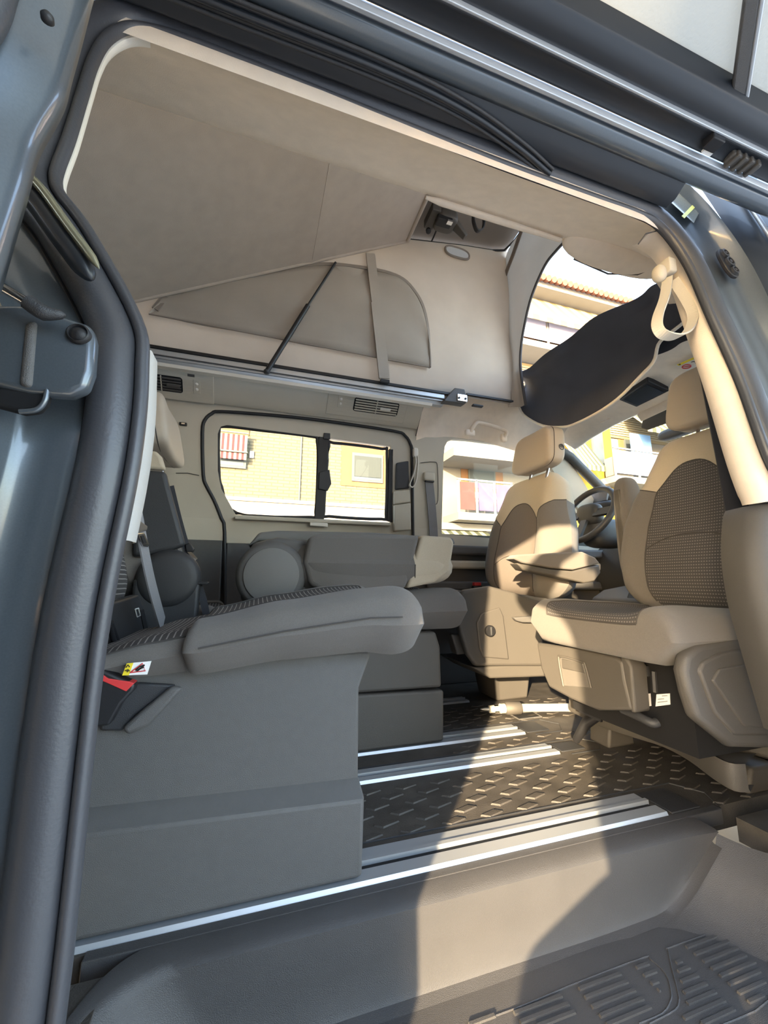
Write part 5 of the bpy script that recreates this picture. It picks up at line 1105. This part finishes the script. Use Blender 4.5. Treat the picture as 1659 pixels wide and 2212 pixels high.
fh_ = thing('floor_hatch', 'dark floor socket with a pale rim beside the pole', 'floor socket', tuple(fr_[0]))
obj('socket', rel(fh_, MB().hull([p + Vector((0, 0, .001)) for p in fr_], [p + Vector((0, 0, -.0015)) for p in fr_])), HOLE, fh_)
obj('rim', rel(fh_, MB().tube([p + Vector((0, 0, .001)) for p in fr_], .003, 6, True)), GREYP, fh_)
# ================================================================== THE STREET OUTSIDE
GROUND = mat('pavement', (0.55, 0.52, 0.48), .9, grain=.3, gscale=40, var=.12, vscale=2)
struct('floor_street', MB().box(-60, 80, -60, 60, -.62, -.55), GROUND, 'pale street paving outside the van')
def brickmat(name, a, b, mort, sc):
    m = mat(name, a, .9); t = m.node_tree; bs = t.nodes['Principled BSDF']; tc = t.nodes.new('ShaderNodeTexCoord'); mp = t.nodes.new('ShaderNodeMapping'); mp.inputs['Rotation'].default_value = (math.pi/2, 0, 0)
    br = t.nodes.new('ShaderNodeTexBrick'); br.inputs['Scale'].default_value = sc; br.inputs['Color1'].default_value = (*a, 1); br.inputs['Color2'].default_value = (*b, 1); br.inputs['Mortar'].default_value = (*mort, 1)
    br.inputs['Mortar Size'].default_value = .012; br.inputs['Brick Width'].default_value = .26; br.inputs['Row Height'].default_value = .075
    t.links.new(tc.outputs['Object'], mp.inputs[0]); t.links.new(mp.outputs[0], br.inputs[0]); t.links.new(br.outputs[0], bs.inputs['Base Color']); return m
BRICK = brickmat('pale_yellow_brick', (.150, .130, .080), (.138, .119, .074), (.085, .072, .046), 1.0)
YEL = mat('yellow_render', (.25, .175, .015), .9, var=.08, vscale=3)
WHT = mat('white_render', (.20, .185, .16), .9, var=.03, vscale=2)
ORG = mat('orange_render', (.19, .095, .042), .9, var=.08, vscale=3)
WIN = mat('dark_window_glass', (.07, .08, .085), .15)
SHUT = mat('roller_shutter', (.085, .092, .085), .7)
TILE = mat('terracotta_tile', (.16, .065, .045), .85, var=.15, vscale=5)
PURP = mat('violet_cloth', (.10, .065, .17), .8, var=.25, vscale=2)
REDC = mat('red_cloth', (.12, .035, .03), .8, var=.2, vscale=2)
PAVE = mat('white_awning_cloth', (.25, .225, .165), .85)
STRG = mat('green_stripe_cloth', (.05, .055, .03), .85); STRR = mat('maroon_stripe_cloth', (.085, .02, .024), .85)
RAILM = mat('white_railing', (.27, .265, .25), .5); ACM = mat('air_unit_white', (.22, .195, .16), .6); BLUC = mat('blue_laundry', (.15, .28, .50), .8)
def fq(Y, p): return PY(p[0], p[1], Y)
def panelpx(t, name, px, Y, m, depth, parent=None, bevel=0):
    q = [fq(Y, p) for p in px]; return obj(name, rel(t, MB().hull(q, [p + Vector((0, depth, 0)) for p in q])), m, parent or t, bevel=bevel)
def boxp(t, name, x0, x1, y0, y1, z0, z1, m, parent=None, bevel=0): return obj(name, rel(t, MB().box(x0, x1, y0, y1, z0, z1)), m, parent or t, bevel=bevel)
def striped(t, name, x0, x1, z0, z1, y, out, n, ma, mb_, scallop=True):
    """sloping fabric awning made of separate stripes"""
    w_ = (x1-x0)/n
    for k in range(n):
        a, b = x0+k*w_, x0+(k+1)*w_; q = [Vector((a, y, z1)), Vector((b, y, z1)), Vector((b, y-out, z0)), Vector((a, y-out, z0))]
        o = obj(name, rel(t, MB().hull(q, [p + Vector((0, 0, -.02)) for p in q])), ma if k % 2 else mb_, t)
        obj('valance', rel(t, MB().box(a, b, y-out-.02, y-out, z0-.18, z0)), ma if k % 2 else mb_, o)

# building 1: pale brick house straight across
Y1 = 9.0
b1_ = thing('brick_building', 'pale yellow brick building seen through the sliding window', 'building', (1.0, Y1, -.55))
boxp(b1_, 'wall', -12, 3.5, Y1, Y1+4, -.55, 7.5, BRICK)
boxp(b1_, 'ledge', -12, 3.5, Y1-.06, Y1, 2.22, 2.30, WHT)
boxp(b1_, 'lower_wall', -12, 3.5, Y1-.03, Y1, 1.5, 2.22, WHT)
boxp(b1_, 'cornice', -12, 3.5, Y1-.12, Y1-.03, 1.72, 1.80, WHT)
jt = fq(Y1, (651, 950)); boxp(b1_, 'drain_pipe', jt.x-.015, jt.x+.015, Y1-.03, Y1, 2.3, 7.5, SHUT)
def window(t, px0, px1, Y, surround, blind, name='window'):
    a, b = fq(Y, px0), fq(Y, px1); x0, x1, z1, z0 = a.x, b.x, a.z, b.z
    if surround: boxp(t, 'surround', x0-.25, x1+.3, Y-.02, Y, z0-.12, z1+.5, surround)
    f = boxp(t, name, x0, x1, Y-.05, Y, z0, z1, SHUT)
    boxp(t, 'pane', x0+.05, x1-.05, Y-.055, Y-.05, z0+.05, z1-.05, WIN, f)
    if blind: boxp(t, 'blind', x0+.06, x1-.06, Y-.07, Y-.056, z0+.12, z1-.08, blind, f)
    return f
window(b1_, (760, 978), (826, 1045), Y1, ORG, mat('grey_blind', (.040, .045, .040), .7))
wf = window(b1_, (474, 945), (531, 1014), Y1, None, None)
a, b = fq(Y1, (476, 940)), fq(Y1, (532, 1000)); n = 11
for k in range(n):
    x = a.x + (b.x-a.x)*k/n; boxp(b1_, 'awning_stripe', x, x+(b.x-a.x)/n, Y1-.16, Y1-.12, b.z+.02, a.z, STRR if k % 2 else PAVE, wf)
boxp(b1_, 'lintel', a.x-.05, b.x+.02, Y1-.02, Y1+.01, a.z+.05, a.z+.6, ORG)
boxp(b1_, 'guard_bar', a.x-.03, b.x+.02, Y1-.2, Y1-.17, (a.z+b.z)/2-.12, (a.z+b.z)/2-.09, SHUT)
boxp(b1_, 'guard_bar', a.x-.03, b.x+.02, Y1-.2, Y1-.17, a.z+.02, a.z+.05, SHUT)
s0, s1 = fq(Y1, (540, 975)), fq(Y1, (548, 990)); boxp(b1_, 'street_sign', s0.x, s1.x, Y1-.03, Y1, s1.z, s0.z, mat('enamel_sign', (.55, .58, .62), .4))
# shop awnings below the ledge
boxp(b1_, 'awning_beam', -.75, 1.35, 8.61, Y1, 1.70, 1.80, SHUT)
sa = thing('shop_awning', 'red and white striped shop awning under the brick building window', 'awning', (0.0, 8.5, 1.5), 0, 'striped awnings on the street')
striped(sa, 'stripe', -0.7, 1.3, 1.62, 1.78, 8.6, .35, 18, STRR, PAVE)
ub_ = thing('parasol', 'cream closed parasol top in front of the brick building', 'parasol', (1.35, 7.4, 1.62)); obj('canopy', MB().lathe([(.45, -.12), (.40, -.06), (.2, .08), (.02, .16)], (0, 0, 0), (0, 0, 1), 8), PAVE, ub_); obj('pole', MB().tube([(0, 0, -2.2), (0, 0, .16)], .02, 8), SHUT, ub_)

# building 2: balconies, seen through the driver window, windscreen and roof opening
Y2 = 11.0
b2_ = thing('balcony_building', 'tall pale building with balconies and striped awnings beyond the windscreen', 'building', (9, Y2, -.55)); o2 = b2_
boxp(b2_, 'wall', 4.6, 26, Y2, Y2+5, -.55, 10.9, WHT)
boxp(b2_, 'roof_slab', 4.4, 26.4, Y2-.7, Y2+5, 10.9, 11.15, WHT)
rt = obj('roof', rel(b2_, MB().hull([Vector(p) for p in ((4.4, Y2-.8, 11.15), (26.4, Y2-.8, 11.15), (26.4, Y2+5, 11.15), (4.4, Y2+5, 11.15))], [Vector(p) for p in ((4.6, Y2+2, 12.3), (26, Y2+2, 12.3), (26, Y2+2.2, 12.3), (4.6, Y2+2.2, 12.3))])), TILE, b2_)
t0 = None; mbt = MB().lathe([(.11, 0), (.11, .5)], (0, 0, 0), (0, .93, .37), 8)
for k in range(60):
    if t0 is None: o = t0 = obj('roof_tile', mbt, TILE, rt)
    else: o = t0.copy(); COL.objects.link(o); o.parent = rt
    o.location = Vector((7.2 + .235*k, Y2-.92, 11.12)) - Vector(b2_.location)
def balcony(t, x0, x1, z, Y, cloth=None, glass=True, deep=1.0, posts=3):
    boxp(t, 'balcony_slab', x0, x1, Y-deep, Y, z-.22, z, WHT)
    r = boxp(t, 'railing', x0, x1, Y-deep, Y-deep+.05, z+.95, z+1.0, RAILM)
    for k in range(posts+1): x = x0 + (x1-x0-.05)*k/posts; boxp(t, 'railing_post', x, x+.05, Y-deep, Y-deep+.05, z, z+.97, RAILM, r)
    for k in range(posts):
        xa, xb = x0 + (x1-x0-.05)*k/posts + .09, x0 + (x1-x0-.05)*(k+1)/posts - .04
        boxp(t, 'railing_panel', xa, xb, Y-deep+.01, Y-deep+.03, z+.08, z+.9, (cloth[k % len(cloth)] if cloth else mat('pale_railing_glass', (.45, .42, .50), .2)), r)
# storey seen through the driver window
z_b = fq(Y2-1, (1000, 1106)).z
xa, xb = fq(Y2-1, (990, 1100)).x, fq(Y2-1, (1110, 1100)).x
balcony(b2_, xa, xb, z_b, Y2, (REDC, PURP, PURP), posts=3)
sbx = fq(Y2-1.2, (1000, 985)); boxp(b2_, 'balcony_slab', xa-.2, xb+2.5, Y2-1.2, Y2, sbx.z, sbx.z+.25, WHT)
window(b2_, (1010, 1012), (1070, 1058), Y2, ORG, None)
striped(b2_, 'awning_stripe', xa-1.2, xb-.6, z_b-1.1, z_b-.45, Y2-.4, 1.1, 16, STRG, PAVE)
boxp(b2_, 'ledge', 4.6, 26, Y2-.5, Y2, z_b-.45, z_b-.25, WHT)
# bays seen through the windscreen
q0, q1 = fq(Y2-.02, (1262, 930)), fq(Y2-.02, (1300, 1010))
yw = boxp(b2_, 'yellow_bay', fq(Y2, (1215, 980)).x, fq(Y2, (1310, 980)).x, Y2-.25, Y2, 1.0, 6.6, YEL)
window(b2_, (1274, 930), (1306, 1012), Y2-.26, None, None)
xw0, xw1 = fq(Y2-.3, (1205, 980)).x, fq(Y2-.3, (1258, 980)).x
striped(b2_, 'awning_stripe', xw0, xw1, fq(Y2-1, (1240, 1005)).z, fq(Y2-.3, (1240, 940)).z, Y2-.3, .9, 12, STRG, PAVE)
zb2 = fq(Y2-1, (1370, 1030)).z; xc0, xc1 = fq(Y2-1, (1328, 1000)).x, fq(Y2-1, (1520, 1000)).x
balcony(b2_, xc0, xc1, zb2, Y2, None, posts=4)
boxp(b2_, 'air_unit', xc0+.1, xc0+.9, Y2-.9, Y2-.5, zb2+.05, zb2+.7, ACM)
cx_ = Vector((xc0+.5, Y2-.92, zb2+.38)); obj('air_unit_fan', rel(b2_, MB().tube([cx_ + Vector((.22*math.cos(a), 0, .22*math.sin(a))) for a in [2*math.pi*k/20 for k in range(20)]], .025, 6, True)), SHUT, b2_)
window(b2_, (1345, 945), (1385, 1012), Y2, ORG, None)
boxp(b2_, 'laundry', xc0+1.3, xc0+2.3, Y2-.6, Y2-.58, zb2+.7, zb2+1.8, BLUC)
striped(b2_, 'awning_stripe', fq(Y2-.2, (1335, 900)).x, fq(Y2-.2, (1560, 900)).x, fq(Y2-1.3, (1420, 925)).z, fq(Y2-.2, (1420, 890)).z, Y2-.2, 1.1, 30, STRG, PAVE)
boxp(b2_, 'balcony_slab', xc0-.2, xc1+3, Y2-1.1, Y2, zb2-2.9, zb2-2.6, WHT)
striped(b2_, 'awning_stripe', xc0, xc1, zb2-1.2, zb2-.4, Y2-.3, 1.0, 22, STRG, PAVE)
# top storey in the roof opening
zt = fq(Y2-1, (1200, 745)).z; xt0, xt1 = fq(Y2-1, (1100, 745)).x, 20.0
boxp(b2_, 'top_wall', xt0-1, 26, Y2-.03, Y2, zt, 10.9, ORG)
balcony(b2_, xt0, xt1, zt, Y2, None, posts=8)
striped(b2_, 'awning_stripe', xt0-.3, 20, fq(Y2-1.2, (1200, 690)).z, fq(Y2-.1, (1200, 655)).z, Y2-.1, 1.1, 46, PAVE, mat('ochre_stripe_cloth', (.16, .125, .055), .85))
window(b2_, (1158, 668), (1170, 740), Y2-.04, None, None)
boxp(b2_, 'shutter_wall', xt0-1, xt1, Y2-.06, Y2, zt-2.6, zt-.25, mat('cream_shutters', (.20, .155, .085), .85))
for k in range(24): boxp(b2_, 'shutter_slat', xt0-1, xt1, Y2-.09, Y2-.06, zt-2.5+.09*k, zt-2.45+.09*k, PAVE)

# unseen house added behind the viewer: its corner keeps the sun off the front seats
nb = thing('shade_house', 'plain rendered house added out of view on the door side to shade the front seats', 'building', tuple(Vector((math.sin(SUN_AZ)*-6.0 + math.cos(SUN_AZ)*.24, math.cos(SUN_AZ)*-6.0 - math.sin(SUN_AZ)*.24, -.55))), -SUN_AZ)
obj('wall', MB().box(0, 9, -5, 0, 0, 5.2), WHT, nb); obj('roof', MB().prism([(-.4, 5.2), (9.4, 5.2), (4.5, 6.8)], -5.3, .3, 'y'), TILE, nb)
for x in (1.2, 4.2, 7.0):
    for z in (1.0, 3.4):
        f = obj('window', MB().box(x, x+1.0, -.02, .04, z, z+1.2), SHUT, nb); obj('pane', MB().box(x+.08, x+.92, .04, .05, z+.08, z+1.12), WIN, f)
dd = obj('door', MB().box(2.8, 3.7, -.02, .05, 0, 2.1), ORG, nb); obj('door_handle', MB().box(3.55, 3.6, .05, .09, 1.0, 1.12), ALU, dd)
# ================================================================== the photographer outside, whose shadow falls across the step
def skinned(name, nodes, edges, root, m, parent, sub=2):
    me = bpy.data.meshes.new(name); me.from_pydata([n[0] for n in nodes], edges, []); o = bpy.data.objects.new(name, me); COL.objects.link(o); o.parent = parent
    md = o.modifiers.new('skin', 'SKIN'); md.use_smooth_shade = True
    for k, n in enumerate(nodes): me.skin_vertices[0].data[k].radius = (n[1], n[2] if len(n) > 2 else n[1]); me.skin_vertices[0].data[k].use_root = (k == root)
    s = o.modifiers.new('sub', 'SUBSURF'); s.levels = s.render_levels = sub; me.materials.append(m); return o
SKINM = mat('skin', (.50, .32, .23), .55); JACK = mat('dark_jacket', (.05, .055, .07), .85); TROU = mat('dark_trousers', (.06, .065, .09), .9); HAIR = mat('brown_hair', (.05, .03, .02), .7)
ps = thing('person', 'person in a dark jacket standing outside the door, one hand raised to the brow', 'person', (0.013, -0.400, -.55), math.radians(-39.5))
arm = lambda s: [((.19*s, 0, 1.44), .055), ((.205*s, -.02, 1.18), .042), ((.20*s, .04, .96), .034), ((.20*s, .07, .86), .030)] if s > 0 else [((-.19, 0, 1.44), .055), ((-.35, .06, 1.50), .042), ((-.22, .20, 1.64), .034), ((-.13, .17, 1.72), .028)]
body_n = [((0, 0, .95), .15, .11), ((0, 0, 1.20), .14, .10), ((0, 0, 1.42), .15, .09), ((0, 0, 1.50), .06), ((0, .01, 1.58), .055), ((0, .02, 1.68), .095, .10), ((0, .02, 1.76), .075, .08)]
edges = [(i, i+1) for i in range(6)]
for s in (-1, 1):
    b0 = len(body_n); body_n += arm(s); edges += [(2, b0)] + [(b0+k, b0+k+1) for k in range(3)]
    b0 = len(body_n); body_n += [((.10*s, 0, .88), .09), ((.11*s, .01, .50), .06), ((.11*s, -.01, .10), .04), ((.11*s, .12, .035), .035)]; edges += [(0, b0)] + [(b0+k, b0+k+1) for k in range(3)]
skinned('body', body_n, edges, 0, SKINM, ps)
jn = [((0, 0, .90), .21, .14), ((0, 0, 1.20), .20, .13), ((0, 0, 1.42), .20, .115), ((0, 0, 1.50), .075)]; je = [(0, 1), (1, 2), (2, 3)]
for s in (-1, 1):
    b0 = len(jn); jn += [(p, r+.014) for p, r in arm(s)[:3]]; je += [(2, b0), (b0, b0+1), (b0+1, b0+2)]
skinned('jacket', jn, je, 0, JACK, ps)
tn_ = [((0, 0, .93), .155, .115)]; te = []
for s in (-1, 1): b0 = len(tn_); tn_ += [((.10*s, 0, .86), .10), ((.11*s, .01, .50), .075), ((.11*s, -.01, .10), .06)]; te += [(0, b0), (b0, b0+1), (b0+1, b0+2)]
skinned('trousers', tn_, te, 0, TROU, ps)
for s in (-1, 1):
    obj('shoe', MB().blob((.11*s, .05, .04), (.048, .14, .042), (.7, .6)), BLACK, ps, smooth='all')
    hx_, hy_, hz_ = (.20, .08, .80) if s > 0 else (-.09, .155, 1.745); dv_ = Vector((0, .01, -.05)) if s > 0 else Vector((.05, -.008, .012)); sd_ = Vector((0, .016, 0)) if s > 0 else Vector((0, .012, -.010))
    for k, ln in enumerate((.85, 1.0, .95, .75)):
        b_ = Vector((hx_, hy_, hz_)) + sd_*(k-1.5); obj('finger', MB().tube(smooth_path([b_ - dv_*.6, b_ + dv_*.4*ln, b_ + dv_*1.3*ln], 3), [.010]*6+[.006], 8), SKINM, ps, smooth=True)
    b_ = Vector((hx_, hy_, hz_)) + sd_*2.6; obj('thumb', MB().tube([b_ - dv_*.8, b_ + sd_*.8 - dv_*.1, b_ + sd_*.9 + dv_*.5], [.011, .010, .007], 8), SKINM, ps, smooth=True)
    obj('eye', MB().blob((.034*s, .105, 1.70), (.012, .008, .008), (1, 1), 12, 8), WHITE, ps, smooth='all')
    obj('ear', MB().blob((.095*s, .02, 1.69), (.012, .022, .032), (1, 1), 12, 8), SKINM, ps, smooth='all')
obj('nose', MB().blob((0, .125, 1.665), (.014, .018, .024), (1, 1), 12, 8), SKINM, ps, smooth='all')
obj('mouth', MB().blob((0, .112, 1.625), (.026, .006, .006), (1, 1), 12, 8), RED, ps, smooth='all')
obj('hair', MB().blob((0, -.005, 1.735), (.105, .115, .085), (.9, .9)), HAIR, ps, smooth='all')

bag = obj('shadow_bag', MB().blob((-.255, .0, .55), (.10, .15, .22), (.3, .3), fn=lambda p: Vector((p.x, p.y, p.z + .8*p.x))), JACK, ps, smooth='all')  # unseen bag, added and slanted to shape the shadow on the step
obj('bag_strap', MB().tube(smooth_path([(-.17, .0, .80), (-.17, .05, 1.15), (-.15, .05, 1.47), (-.13, -.02, 1.52), (-.15, -.08, 1.46), (-.17, -.06, 1.1), (-.17, -.02, .80)], 5), .5, flat=(.016, .003), up=(0, 1, 0)), BLACK, bag)
